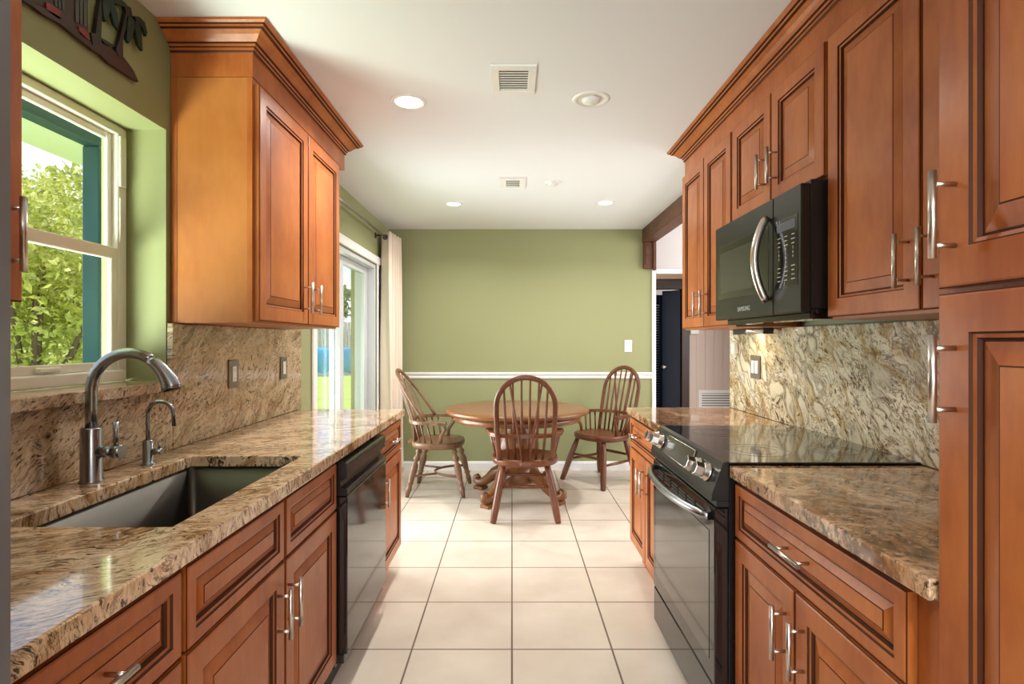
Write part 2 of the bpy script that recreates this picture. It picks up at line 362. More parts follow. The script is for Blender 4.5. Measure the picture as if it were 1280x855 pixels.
# ------------------------------------------------------------------ room shell
XL, XR, YF, YB, H = -1.26, 1.33, 5.63, -3.0, 2.455
bm = B(((-1.46, YB-.2, -.1), (4.2, 7.2, 0))); struct('floor', bm, 'tile')
bm = B(((-1.46, YB-.2, H), (1.40, YF+.15, H+.1))); struct('ceiling', bm, 'ceil')
bm = B(((1.40, 2.9, 2.75), (4.2, 7.2, 2.85))); struct('ceiling_side', bm, 'ceil')
bm = B(((1.40, 2.9, H), (1.42, YF+.15, 2.75))); struct('wall_side_upper', bm, 'greywall')
# left wall with window hole (1.12..2.01, 1.13..2.077) and patio door hole (3.52..5.12, 0..2.02)
WY0, WY1, WZ0, WZ1 = 1.12, 2.01, 1.130, 2.077
DY0, DY1, DZ = 3.53, 5.12, 2.02
X0 = -1.495
bm = B(((X0, YB, 0), (XL, WY0, H)), ((X0, WY0, 0), (XL, WY1, WZ0)), ((X0, WY0, WZ1), (XL, WY1, H)),
       ((X0, WY1, 0), (XL, DY0, H)), ((X0, DY0, DZ), (XL, DY1, H)), ((X0, DY1, 0), (XL, YF+.15, H)))
struct('wall_left', bm, 'wall')
struct('wall_right', B(((XR, YB, 0), (XR+.12, 3.30, H))), 'wall')
struct('wall_far', B(((X0, YF, 0), (1.45, YF+.15, H))), 'wall')
# wall behind the camera with a big window opening
struct('wall_rear', B(((X0, YB-.15, 0), (-1.05, YB, H)), ((1.05, YB-.15, 0), (XR+.12, YB, H)), ((-1.05, YB-.15, 2.3), (1.05, YB, H)), ((-1.05, YB-.15, 0), (1.05, YB, .35))), 'wall')
# side room: far wall with a cased opening, hallway behind
struct('wall_side_far', B(((1.45, YF, 2.03), (4.2, YF+.12, 2.75)), ((2.75, YF, 0), (4.2, YF+.12, 2.03))), 'greywall')
bm = BM()
hw = 6.62
for k in range(26):
    x = 1.45 + k*.108
    if x > 2.11 or True:
        box(bm, (x+.003, hw, 0 if x > 2.10 else 2.06), (x+.105, hw+.1, 2.5), .003)
box(bm, (2.11, hw+.006, 0), (4.2, hw+.1, 2.5)); box(bm, (1.40, hw+.006, 2.06), (2.11, hw+.1, 2.5))
struct('wall_hallway', bm, 'panelling')
struct('wall_hallway_left', B(((1.33, YF+.151, 0), (1.44, hw+1.2, 2.75))), 'greywall')
struct('wall_hallway_strip', B(((1.45, hw-.014, 2.06), (4.2, hw-.002, 2.5))), 'tan')
struct('wall_closet', B(((1.44, hw+1.1, 0), (2.4, hw+1.2, 2.5)), ((2.2, hw+.1, 0), (2.3, hw+1.1, 2.5))), 'greywall')
struct('wall_side_right', B(((4.2, 2.9, 0), (4.3, 7.2, .9)), ((4.2, 2.9, 2.2), (4.3, 7.2, 2.85)), ((4.2, 6.0, .9), (4.3, 7.2, 2.2))), 'greywall')
struct('wall_side_near', B(((XR+.12, 2.8, 0), (4.3, 2.9, 2.85))), 'greywall')

# trims
bm = BM(); sweep(bm, [(XL+.0, YF), (1.425, YF)], [(0, .93), (.012, .932), (.018, .945), (.012, .958), (.022, .975), (.026, .985), (.02, .995), (0, .997)])
struct('trim_1', bm, 'white', 'white chair rail along the green far wall')
bm = BM(); sweep(bm, [(XL, YF), (1.425, YF)], [(0, 0), (.016, 0), (.016, .07), (.010, .08), (.006, .088), (0, .09)])
struct('baseboard_far', bm, 'white', 'white baseboard under the green far wall')
bm = B(((1.425, YF-.018, 0), (1.465, YF+.16, 2.05)), ((1.465, YF-.018, 2.0), (2.8, YF+.0, 2.05)), ((2.70, YF-.018, 0), (2.76, YF, 2.0)), bev=.004)
struct('trim_2', bm, 'white', 'white casing round the opening to the hallway')
bm = B(((1.325, 2.6, 2.315), (1.455, YF-.002, H+.0)), bev=.004); struct('ceiling_beam', bm, 'beam', 'dark brown wooden beam over the opening right of the green wall')
bm = B(((1.335, YF-.05, 2.05), (1.425, YF-.002, 2.315)), ((1.425, YF-.07, 2.03), (1.455, YF-.02, 2.315)), bev=.004)
box(bm, (1.350, YF-.056, 2.09), (1.39, YF-.05, 2.28), .002)
tag(link('beam_bracket', bm, 'beam', origin=(1.37, YF, 2.05)), 'dark wooden block under the ceiling beam at the green wall', 'bracket')
bm = B(((XL+.018, 5.14, 0), (XL+.002, 5.2, DZ+.07)), ((XL+.018, DY0-.07, 0), (XL+.002, DY0-.002, DZ+.07)), ((XL+.022, DY0-.08, DZ+.004), (XL+.002, DY1+.09, DZ+.075)), bev=.004)
box(bm, (XL+.018, DY1+.002, 0), (XL+.002, DY1+.075, DZ+.07), .004)
struct('trim_3', bm, 'white', 'white casing round the sliding patio door')

# ------------------------------------------------------------------ kitchen window (window_1)
w = bpy.data.objects.new('window_1', None); COL.objects.link(w); w.location = (-1.43, (WY0+WY1)/2, WZ0); w['kind'] = 'structure'; ORG[w] = w.location.copy()
w['label'] = 'white double hung window above the sink'
fx0, fx1 = -1.442, -1.402
bm = BM()
for lo, hi in (((fx0, WY0+.001, WZ0+.038), (fx1, WY0+.035, WZ1-.001)), ((fx0, WY1-.045, WZ0+.038), (fx1, WY1-.001, WZ1-.001)), ((fx0, WY0+.035, WZ1-.032), (fx1, WY1-.045, WZ1-.001)), ((fx0, WY0+.035, WZ0+.038), (fx1+.02, WY1-.03, WZ0+.075))): box(bm, lo, hi, .003)
part('window_frame', bm, 'vinyl', w)
bm = BM()  # lower sash (nearer the room)
a, b, zt, zb = WY0+.036, WY1-.046, 1.638, WZ0+.076
sx0, sx1 = -1.416, -1.404
for lo, hi in (((sx0, a, zb), (sx1, a+.03, zt)), ((sx0, b-.03, zb), (sx1, b, zt)), ((sx0, a+.03, zb), (sx1, b-.03, zb+.03)), ((sx0, a+.03, zt-.042), (sx1+.006, b-.03, zt))): box(bm, lo, hi, .003)
ls = part('sash', bm, 'vinyl', w)
bm = BM(); box(bm, (sx0+.004, a+.028, zb+.028), (sx0+.007, b-.028, zt-.04)); part('glass_pane', bm, 'glass', ls)
bm = BM(); box(bm, (sx1, 1.62, zb+.006), (sx1+.018, 1.70, zb+.022), .004); part('sash_lift', bm, 'vinyl', ls)
bm = BM()
ux0, ux1 = -1.438, -1.424
for lo, hi in (((ux0, a, zt-.03), (ux1, a+.025, WZ1-.033)), ((ux0, b-.020, zt-.03), (ux1, b, WZ1-.033)), ((ux0, a+.025, WZ1-.058), (ux1, b-.025, WZ1-.033)), ((ux0, a+.025, zt-.03), (ux1, b-.025, zt))): box(bm, lo, hi, .003)
us = part('sash', bm, 'vinyl', w)
bm = BM(); box(bm, (ux0+.005, a+.023, zt-.002), (ux0+.008, b-.018, WZ1-.056)); part('glass_pane', bm, 'glass', us)
bm = BM(); box(bm, (fx1, WY1-.04, 1.66), (fx1+.004, WY1-.03, 1.82)); box(bm, (fx1, WY1-.043, 1.86), (fx1+.008, WY1-.012, 2.04), .002); part('balance_cover', bm, 'vinyl', w)
# patio door (door_1)
dd = bpy.data.objects.new('door_1', None); COL.objects.link(dd); dd.location = (-1.36, (DY0+DY1)/2, 0); dd['kind'] = 'structure'; ORG[dd] = dd.location.copy()
dd['label'] = 'white framed sliding glass patio door'
bm = B(((-1.45, DY0+.001, 0), (-1.265, DY0+.035, DZ-.001)), ((-1.45, DY1-.035, 0), (-1.265, DY1-.001, DZ-.001)), ((-1.45, DY0+.035, DZ-.036), (-1.265, DY1-.035, DZ-.001)), ((-1.45, DY0+.035, 0), (-1.265, DY1-.035, .03)), ((-1.352, DY1-.05, .03), (-1.335, DY1-.035, DZ-.036)), bev=.003)
part('door_frame', bm, 'doorwhite', dd)
for (y0, y1, xx) in ((DY0+.036, 4.40, -1.41), (4.28, DY1-.055, -1.35)):
    z0, z1, sw = .032, DZ-.038, .085
    bm = B(((xx-.018, y0, z0), (xx+.018, y0+sw, z1)), ((xx-.018, y1-sw, z0), (xx+.018, y1, z1)), ((xx-.018, y0+sw, z0), (xx+.018, y1-sw, z0+.10)), ((xx-.018, y0+sw, z1-.06), (xx+.018, y1-sw, z1)), bev=.003)
    p = part('door_panel', bm, 'doorwhite', dd)
    bm = B(((xx-.003, y0+sw-.01, z0+.09), (xx+.003, y1-sw+.01, z1-.05))); part('glass_pane', bm, 'glass', p)
# hallway doors (door_2)
bm = B(((2.03, hw-.03, 0), (2.12, hw+.1, 2.02)), ((1.40, hw-.03, 1.94), (2.12, hw+.1, 2.055)), ((1.445, hw-.03, 0), (1.49, hw+.1, 1.94)), bev=.004)
struct('trim_4', bm, 'darktrim', 'dark brown door frame in the hallway')
d2 = bpy.data.objects.new('door_2', None); COL.objects.link(d2); d2.location = (1.88, hw, 0); d2['kind'] = 'structure'; d2['label'] = 'navy blue hallway door standing open'; ORG[d2] = d2.location.copy()
def slab(p0, p1, th, z0, z1):
    p0, p1 = Vector(p0), Vector(p1); d = (p1-p0).normalized(); n = Vector((-d.y, d.x))*th
    bm = BM(); q = [(p0.x, p0.y), (p1.x, p1.y), ((p1+n).x, (p1+n).y), ((p0+n).x, (p0+n).y)]
    prism(bm, q, z0, z1, lambda u, v, d: Vector((u, v, d))); return bm
lf = part('door_leaf', slab((1.845, hw+.16), (2.02, hw+.01), .035, .02, 1.93), 'navy', d2)
bm = BM(); lathe(bm, [(0, .0), (.022, 0), (.022, .006), (.008, .01), (.008, .03), (.022, .04), (.026, .052), (.018, .065), (0, .068)], (1.87, hw+.135, 1.0), (-.6, -1, 0), 16); part('door_knob', bm, 'chrome', lf)
d3 = bpy.data.objects.new('door_3', None); COL.objects.link(d3); d3.location = (1.65, hw+.2, 0); d3['kind'] = 'structure'; d3['label'] = 'navy louvered closet door behind the hallway door'; ORG[d3] = d3.location.copy()
bm = BM()
for lo, hi in (((1.50, hw+.35, .02), (1.56, hw+.38, 1.9)), ((1.86, hw+.35, .02), (1.92, hw+.38, 1.9)), ((1.56, hw+.35, .02), (1.86, hw+.38, .12)), ((1.56, hw+.35, 1.8), (1.86, hw+.38, 1.9))): box(bm, lo, hi, .003)
lv = part('door_leaf', bm, 'navy', d3)
bm = BM()
for k in range(52):
    z = .14 + k*.032
    prism(bm, [(hw+.35, z), (hw+.356, z), (hw+.38, z+.028), (hw+.374, z+.028)], 1.56, 1.86, lambda u, v, d: Vector((d, u, v)))
part('louvers', bm, 'navy', lv)
bm = BM(); lathe(bm, [(0, 0), (.01, 0), (.01, .02), (.02, .03), (.02, .045), (0, .05)], (1.755, hw+.35, .995), (0, -1, 0), 16); part('door_knob', bm, 'chrome', lv)

# ------------------------------------------------------------------ outdoors
struct('ground', B(((-60, -30, -.3), (-1.5, 80, -.12))), 'grass', 'sunny green lawn outside')
t = thing('porch_post', 'teal painted post outside the kitchen window', 'post', (-2.2, 2.93, -.12))
part('post', B(((-2.245, 2.88, -.12), (-2.155, 2.97, 2.33)), bev=.006), 'teal', t)
part('base_plate', B(((-2.27, 2.855, -.12), (-2.13, 2.995, 0)), bev=.006), 'teal', t)
tag(link('porch_beam', B(((-2.24, -.5, 2.33), (-2.16, 8, 2.43)), bev=.004), 'teal', origin=(-2.2, 3, 2.33)), 'teal horizontal beam of the porch above the kitchen window view', 'beam')
struct('porch_soffit', B(((-2.75, -.6, 2.43), (-1.4965, 8.1, 2.47))), 'soffit', 'pale underside of the porch roof')
def leafmesh(n, f, size, bm=None):
    bm = bm or BM()
    for _ in range(n):
        p, s = f(), size*random.uniform(.6, 1.3)
        a = Vector([random.gauss(0, 1) for _ in range(3)]).normalized(); b = a.orthogonal().normalized(); c = a.cross(b)
        q = random.uniform(0, 6.28); b, c = b*math.cos(q)+c*math.sin(q), c*math.cos(q)-b*math.sin(q)
        vs_ = [bm.verts.new(p+b*s*u+c*s*.5*v+a*s*.12*w_) for u, v, w_ in ((-1, 0, 0), (-.2, -1, .6), (1, 0, 0), (-.2, 1, .6))]
        bm.faces.new(vs_)
    return bm
def blobf(blobs):
    def f():
        c, r = random.choice(blobs)
        d = Vector([random.gauss(0, 1) for _ in range(3)]).normalized()
        return Vector(c)+Vector((d.x*r[0], d.y*r[1], d.z*r[2]))*random.uniform(.72, 1.03)
    return f
def tree(name, label, x, y, h, r, n, size, lm='leaf', base=-.12, nb=14, group=None, low=.0):
    t = thing(name, label, 'tree' if 'tree' in name else 'shrub', (x, y, base), group)
    bm = BM(); blobs = []
    for k in range(nb):
        a = random.uniform(0, 2*PI); rr = r*random.uniform(.1, .75); z = base + h*random.uniform(.22+low, .88)
        c = (x+rr*math.cos(a), y+rr*math.sin(a), z); s = r*random.uniform(.35, .55)
        blobs.append((c, (s, s, s*.85)))
        tube(bm, [(x, y, base+h*.15), ((x+c[0])/2, (y+c[1])/2, (base+z)/2+.2), c], [.06*h/4, .035*h/4, .012], 6)
    tube(bm, [(x, y, base), (x+.05, y, base+h*.3), (x, y+.05, base+h*.7)], [.09*h/4, .07*h/4, .03], 8)
    part('trunk', bm, 'bark', t)
    fo = part('foliage', leafmesh(n, blobf(blobs), size), lm, t); fo['kind'] = 'stuff'
    return t
tree('garden_shrub', 'bushy yellow-green shrub nearest the kitchen window', -5.3, 6.1, 3.1, 1.3, 10000, .055, nb=18, low=-.18)
tree('garden_tree', 'leafy yellow-green tree behind the shrub through the kitchen window', -6.6, 9.5, 4.7, 1.6, 11000, .07, nb=20, low=-.15)
tree('garden_tree', 'leafy tree with open crown at the left of the window view', -10.1, 10.8, 4.9, 1.8, 9000, .08, nb=18, low=-.12)
tree('garden_tree', 'tall tree farthest back through the kitchen window', -11.5, 15.6, 5.8, 2.5, 8000, .11, nb=18, low=-.1)
t = thing('garden_fence', 'pale vertical board fence across the garden behind the pool', 'fence', (-12, 30, -.12))
for k in range(7):
    x0 = -19+k*2.4; bm = BM()
    for j in range(12): box(bm, (x0+.1+j*.183, 30, -.05), (x0+.1+j*.183+.15, 30.03, 2.38))
    box(bm, (x0+.1, 30.03, .3), (x0+2.3, 30.08, .4)); box(bm, (x0+.1, 30.03, 1.9), (x0+2.3, 30.08, 2.0))
    part('fence_panel', bm, 'fencew', t)
    part('fence_post', B(((x0-.05, 29.98, -.12), (x0+.07, 30.1, 2.45)), bev=.01), 'fencew', t)
t = thing('pool', 'round above ground pool with a rumpled bright blue cover on the lawn', 'pool', (-9.4, 25.2, -.12))
bm = BM(); lathe(bm, [(2.85, -.12), (2.85, .35), (2.8, .37)], (-9.4, 25.2, 0), seg=48); part('pool_wall', bm, 'poolwall', t)
bm = BM(); lathe(bm, [(2.90, .05), (2.92, .5), (2.9, .98), (2.8, 1.03), (2.2, .99), (1.2, .97), (0, .96)], (-9.4, 25.2, 0), seg=64)
for v in bm.verts:
    v.co += Vector((0, 0, .09))*noise.noise(v.co*1.7) + Vector((v.co.x+9.4, v.co.y-25.2, 0)).normalized()*.10*noise.noise(v.co*2.3)
    if v.co.z < .2: v.co.z += .3*noise.noise(v.co*1.1)
part('pool_cover', bm, 'poolblue', t)
for k, (x, y, h, r) in enumerate(((-11.3, 34, 5.0, 1.9), (-7.0, 34, 4.6, 1.9), (-15.6, 34.3, 5.6, 2.0), (-20, 34, 5.0, 2.1))):
    tree('garden_tree', ['green tree beyond the fence seen through the patio door', 'green tree beyond the fence nearest the house side', 'taller green tree beyond the fence left of centre', 'outermost green tree beyond the fence'][k], x, y, h, r, 4500, .15, 'leaf2', nb=12)

# ------------------------------------------------------------------ cabinet doors
def rings_panel(bm, place, y0, y1, z0, z1, rings):
    """rings: (inset, out, material index of the band leading TO this ring)"""
    prev = None
    for ins, w_, mi in rings:
        cur = [bm.verts.new(place(u, v, w_)) for u, v in ((y0+ins, z0+ins), (y1-ins, z0+ins), (y1-ins, z1-ins), (y0+ins, z1-ins))]
        if prev:
            for k in range(4): bm.faces.new((prev[k], prev[(k+1) % 4], cur[(k+1) % 4], cur[k])).material_index = mi
        else: bm.faces.new(cur)
        prev = cur
    bm.faces.new(prev).material_index = 2
def door(parent, xf, sx, y0, y1, z0, z1, st=.055, sl=.028, name='door', g=.0015):
    """xf: plane of the front; sx: +1 faces +X, -1 faces -X"""
    bm = BM(); y0 += g; y1 -= g; z0 += g; z1 -= g
    pl = lambda u, v, w_: Vector((xf+sx*(w_-.021), u, v))
    R = [(0, 0, 0), (0, .0175, 0), (.002, .0195, 1), (.005, .021, 0), (st, .021, 0), (st+.003, .0165, 1), (st+.009, .0155, 0), (st+.012, .009, 1),
         (st+.015, .009, 1), (st+.015+sl, .0175, 0), (st+.0175+sl, .0185, 1)]
    rings_panel(bm, pl, y0, y1, z0, z1, R)
    return part(name, bm, ['cab', 'glaze', 'cab_panel'], parent)
def handle(parent, xf, sx, y, z, L_=.138, vertical=True):
    bm = BM(); xo = xf+sx*.036
    d = Vector((0, 0, 1)) if vertical else Vector((0, 1, 0)); c = Vector((xo, y, z))
    cyl(bm, c-d*L_/2, c+d*L_/2, .0062, seg=14)
    for s in (-1, 1): cyl(bm, Vector((xf, y, z))+d*s*L_*.35, c+d*s*L_*.35, .0042, seg=10)
    return part('handle', bm, 'steel', parent)
def carcass(parent, lo, hi, mats='cab', name='body', holes=()):
    bm = BM(); box(bm, lo, hi, .0015); return part(name, bm, mats, parent)

XDL, XDR = -.640, .700     # base door faces
# ---- left base run
def base_cab(label, sx, y0, y1, sections, toe=True, group=None, ybody=None, top=.874):
    """sections: list of dicts"""
    xf = XDL if sx > 0 else XDR; xb = XL+.003 if sx > 0 else XR-.003
    a, b = ybody or (y0, y1)
    t = thing('base_cabinet', label, 'cabinet', ((xf+xb)/2, (a+b)/2, 0), group)
    carcass(t, (xb, a, .115), (xf-sx*.0225, b, top))
    bm = B(((xb, a+.001, 0), (xf-sx*.075, b-.001, .115))); part('toe_kick', bm, 'cab', t)
    for s in sections:
        z0, z1 = s['z']
        dr = s['t'] == 'drawer'
        o = door(t, xf, sx, s['y'][0], s['y'][1], z0, z1, st=.030 if dr else .055, sl=.018 if dr else .030, name='drawer' if dr else 'door')
        if 'h' in s:
            hy, hz, vert = s['h']; handle(o, xf, sx, hy, hz, vertical=vert)
    return t
ZD0, ZD1, ZT0, ZT1 = .135, .688, .693, .862
def D(y0, y1, h=None): return dict(t='door', y=(y0, y1), z=(ZD0, ZD1), **({'h': (h, .562, True)} if h else {}))
def T(y0, y1, h=None): return dict(t='drawer', y=(y0, y1), z=(ZT0, ZT1), **({'h': (h, .782, False)} if h else {}))
base_cab('wooden base cabinet beside the fridge with one drawer above its door', 1, .625, 1.075, [T(.63, 1.074, .82), D(.63, 1.074, .70)])
sinkcab_parts = [T(1.087, 1.555), T(1.565, 2.018), D(1.087, 1.557, 1.508), D(1.563, 2.018, 1.58)]
t = thing('sink_cabinet', 'wooden two-door cabinet under the sink with two false drawer fronts', 'cabinet', (-.95, 1.555, 0))
carcass(t, (XL+.003, 1.08, .115), (XDL-.0225, 2.022, .64))
part('front_frame', B(((XDL-.06, 1.08, .64), (XDL-.0225, 2.022, .874))), 'cab', t)
part('side_panel', B(((XL+.003, 1.08, .64), (XDL-.061, 1.098, .874))), 'cab', t)
part('side_panel', B(((XL+.003, 2.004, .64), (XDL-.061, 2.022, .874))), 'cab', t)
part('toe_kick', B(((XL+.003, 1.081, 0), (XDL-.075, 2.021, .115))), 'cab', t)
for s in sinkcab_parts:
    dr = s['t'] == 'drawer'
    o = door(t, XDL, 1, s['y'][0], s['y'][1], *s['z'], st=.030 if dr else .055, sl=.018 if dr else .030, name='drawer' if dr else 'door')
    if 'h' in s: handle(o, XDL, 1, s['h'][0], s['h'][1])
base_cab('narrow wooden base cabinet at the far end past the dishwasher', 1, 2.66, 3.195, [T(2.665, 3.192, 2.93), D(2.665, 3.192, 2.715)])
# ---- right base run
base_cab('wooden base cabinet in the right foreground with a wide drawer over two doors', -1, .975, 1.742, [T(.98, 1.737, 1.352), D(.98, 1.367, 1.325), D(1.371, 1.737, 1.412)], ybody=(.912, 1.742))
base_cab('wooden base cabinet beyond the range with a drawer over two narrow doors', -1, 2.532, 3.285, [T(2.537, 3.28, 3.06), D(2.537, 2.907, 2.868), D(2.911, 3.28, 2.95)])
# ---- upper cabinets
def upper(label, sx, y0, y1, z0, z1, doors, xf=None, mats_side='side', xb=None, name='wall_cabinet'):
    xf = xf if xf is not None else (-.935 if sx > 0 else 1.005)
    xb = xb if xb is not None else (XL+.003 if sx > 0 else XR-.003)
    t = thing(name, label, 'cabinet', ((xf+xb)/2, (y0+y1)/2, z0))
    xi = xf-sx*.0225
    carcass(t, (xb, y0, z0), (xi, y1, z1), 'side')
    part('face_frame', B(((xi-sx*.0005, y0-.0005, z0-.0005), (xi-sx*.019, y0+.001, z1))), 'cab', t)
    part('back_stile', B(((xb, y0-.0015, z0), (xb+sx*.022, y0-.0002, z1))), 'cab', t)
    for d in doors:
        o = door(t, xf, sx, d[0], d[1], d[2], d[3])
        if len(d) > 4: handle(o, xf, sx, d[4], d[5])
    return t
ZU0, ZU1 = 1.375, 2.282
upper('wooden wall cabinet with two doors between the window and the patio door', 1, 2.035, 3.005, ZU0, ZU1, [(2.045, 2.535, ZU0+.008, 2.262, 2.488, 1.503), (2.54, 2.995, ZU0+.008, 2.262, 2.60, 1.503)])
upper('wooden wall cabinet at the left picture edge above the counter beside the fridge', 1, .64, 1.060, ZU0, ZU1, [(.645, 1.058, ZU0+.005, 2.275, 1.016, 1.503)])
upper('narrow two-door wooden wall cabinet left of the microwave', -1, 2.532, 3.27, ZU0, ZU1, [(2.54, 2.895, ZU0+.008, 2.275, 2.85, 1.503), (2.90, 3.262, ZU0+.008, 2.275, 2.95, 1.503)])
upper('short two-door wooden wall cabinet above the microwave', -1, 1.772, 2.530, 1.835, ZU1, [(1.778, 2.143, 1.842, 2.275, 2.10, 1.978), (2.148, 2.524, 1.842, 2.275, 2.19, 1.978)])
upper('tall two-door wooden wall cabinet right of the microwave beside the pantry', -1, .912, 1.770, ZU0, ZU1, [(.92, 1.355, ZU0+.008, 2.275, 1.318, 1.51), (1.36, 1.762, ZU0+.008, 2.275, 1.40, 1.51)])
t = thing('under_cabinet_light', 'slim light under the narrow wall cabinet left of the microwave', 'light', (1.17, 2.88, ZU0-.02))
part('housing', B(((1.235, 2.70, ZU0-.008), (1.275, 3.06, ZU0-.0005)), ((1.225, 2.70, ZU0-.03), (1.2345, 3.06, ZU0-.0005)), ((1.225, 2.69, ZU0-.03), (1.275, 2.6995, ZU0-.0005)), bev=.001), 'blackp', t)
area('under_cabinet_lamp', (1.255, 2.88, ZU0-.009), (.0, 0, -1), .3, .025, 1.3, (1, .80, .52))
# frieze + crown
def crown(name, label, path, fr, zt=H-.002):
    bm = BM()
    sweep(bm, path, [(-.018, ZU1+.001), (.0, ZU1+.001), (.0, 2.385), (-.018, 2.385)])
    prof = [(-.018, 2.37), (.004, 2.37), (.008, 2.376), (.008, 2.386), (.014, 2.388), (.016, 2.396), (.024, 2.399), (.032, 2.406), (.042, 2.418), (.056, 2.428), (.066, 2.431), (.068, 2.438), (.076, 2.440), (.083, 2.446), (.085, zt), (-.018, zt)]
    sweep(bm, path, prof, gl=(1, 3, 5, 9, 11))
    return tag(link(name, bm, ['cab', 'glaze'], origin=(path[1][0], path[1][1], ZU1)), label, 'molding')
crown('crown_molding', 'wooden crown molding on top of the left wall cabinet', [(XL+.003, 2.034), (-.9555, 2.034), (-.9555, 3.15), (XL+.003, 3.15)], 0)
# the riser projects past the cabinet end on the left
crown('crown_molding', 'long wooden crown molding along the right wall cabinets', [(XR-.003, 3.272), (1.0255, 3.272), (1.0255, .912)], 0)
# pantry
t = thing('pantry_cabinet', 'tall wooden pantry cabinet filling the right picture edge', 'cabinet', (1.0, .45, 0))
XP = .697
carcass(t, (XR-.003, -.02, .115), (XP+.0225, .908, 2.40)); part('toe_kick', B(((XR-.003, -.01, 0), (XP+.075, .90, .115))), 'cab', t)
for y0, y1, hy in ((.447, .9065, .868), (-.015, .443, .03)):
    o = door(t, XP, -1, y0, y1, .13, 1.384, st=.062, sl=.034); handle(o, XP, -1, hy, 1.247)
    o = door(t, XP, -1, y0, y1, 1.390, 2.35, st=.062, sl=.034); handle(o, XP, -1, hy, 1.505)

# ------------------------------------------------------------------ countertops
def counter(name, label, xs, ys, hole, m, zt=.914, th=.038):
    bm = BM(); V = {}
    for i, x in enumerate(xs):
        for j, y in enumerate(ys): V[i, j] = bm.verts.new((x, y, zt))
    fs = []
    for i in range(len(xs)-1):
        for j in range(len(ys)-1):
            if (i, j) != hole: fs.append(bm.faces.new((V[i, j], V[i+1, j], V[i+1, j+1], V[i, j+1])))
    r = bmesh.ops.extrude_face_region(bm, geom=fs)
    bmesh.ops.translate(bm, vec=(0, 0, -th), verts=[v for v in r['geom'] if isinstance(v, bmesh.types.BMVert)])
    # the source faces stay as the top
    o = link(name, bm, m, origin=((xs[0]+xs[-1])/2, (ys[0]+ys[-1])/2, zt-th), bevel=.004)
    return tag(o, label, 'countertop')
counter('countertop', 'long polished granite countertop around the sink', [XL+.003, -1.10, -.722, -.625], [.612, 1.17, 1.895, 3.215], (1, 1), 'gl')
counter('countertop', 'granite countertop between the range and the pantry', [.688, 1.329], [.911, 1.748], None, 'gr')
counter('countertop', 'granite countertop piece beyond the range', [.688, 1.329], [2.527, 3.30], None, 'gr')
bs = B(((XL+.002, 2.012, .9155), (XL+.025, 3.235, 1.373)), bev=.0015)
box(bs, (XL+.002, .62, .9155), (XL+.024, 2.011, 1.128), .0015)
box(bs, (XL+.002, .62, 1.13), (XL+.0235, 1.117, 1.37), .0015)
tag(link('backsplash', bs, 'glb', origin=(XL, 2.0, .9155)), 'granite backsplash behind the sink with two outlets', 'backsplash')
tag(link('backsplash', B(((XR-.030, .915, .9155), (XR-.002, 3.298, 1.3735)), bev=.0015), 'grb', origin=(XR, 2.1, .9155)), 'cream and brown veined granite backsplash behind the range', 'backsplash')
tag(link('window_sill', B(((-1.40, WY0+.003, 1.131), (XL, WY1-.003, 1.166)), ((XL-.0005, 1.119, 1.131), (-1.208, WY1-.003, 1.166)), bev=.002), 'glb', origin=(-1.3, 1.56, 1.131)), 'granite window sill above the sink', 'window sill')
# light rails under the uppers handled by carcass edges

# ------------------------------------------------------------------ sink
t = thing('sink', 'deep rectangular stainless undermount sink', 'sink', (-.91, 1.53, .66))
bm = BM()
x0, x1, y0, y1, zt, zb = -1.105, -.717, 1.165, 1.90, .8755, .665
rr = .022
def rrect(x0, x1, y0, y1, r, z, n=5):
    P = []
    for cx, cy, a0 in ((x1-r, y1-r, 0), (x0+r, y1-r, 90), (x0+r, y0+r, 180), (x1-r, y0+r, 270)):
        for k in range(n+1):
            a = math.radians(a0+90*k/n); P.append((cx+r*math.cos(a), cy+r*math.sin(a), z))
    return P
prev = None
for P in (rrect(x0-.012, x1+.012, y0-.012, y1+.012, .03, zt), rrect(x0, x1, y0, y1, rr, zt), rrect(x0, x1, y0, y1, rr, zb+.02), rrect(x0+.006, x1-.006, y0+.006, y1-.006, rr, zb+.006), rrect(x0+.02, x1-.02, y0+.02, y1-.02, rr, zb)):
    cur = [bm.verts.new(p) for p in P]
    if prev:
        for k in range(len(cur)): bm.faces.new((prev[k], prev[(k+1) % len(cur)], cur[(k+1) % len(cur)], cur[k])).smooth = True
    prev = cur
bm.faces.new(prev)
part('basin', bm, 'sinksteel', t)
bm = BM(); lathe(bm, [(.055, .0), (.055, .004), (.045, .005), (.04, .001), (.012, .001), (.010, .006), (0, .006)], (-1.0, 1.53, zb), seg=28); part('drain', bm, 'chrome', t)

# faucet
FX, FY = -1.178, 1.546
t = thing('faucet', 'large brushed steel gooseneck pull-down kitchen faucet', 'faucet', (FX, FY, .914))
bm = BM(); lathe(bm, [(.030, .9145), (.030, .918), (.0265, .921), (.0265, 1.062), (.024, 1.066), (0, 1.066)], (FX, FY, 0), seg=28); part('base', bm, 'steel2', t)
R = .106; cz = 1.168; pts = [(FX, FY, 1.06), (FX, FY, 1.12)]
for k in range(0, 25):
    a = PI - k*(PI*.70)/24
    pts.append((FX+R+R*math.cos(a), FY, cz+R*math.sin(a)))
bm = BM(); tube(bm, pts, .0150, 18); part('spout', bm, 'steel2', t)
e = Vector(pts[-1]); q0, q1, q2, q3 = e, e+Vector((.030, 0, -.022)), e+Vector((.050, 0, -.050)), e+Vector((.058, 0, -.082))
hp = [q0*(1-u)**3+3*q1*u*(1-u)**2+3*q2*u*u*(1-u)+q3*u**3 for u in [k/10 for k in range(11)]]
d = (hp[-1]-hp[-2]).normalized()
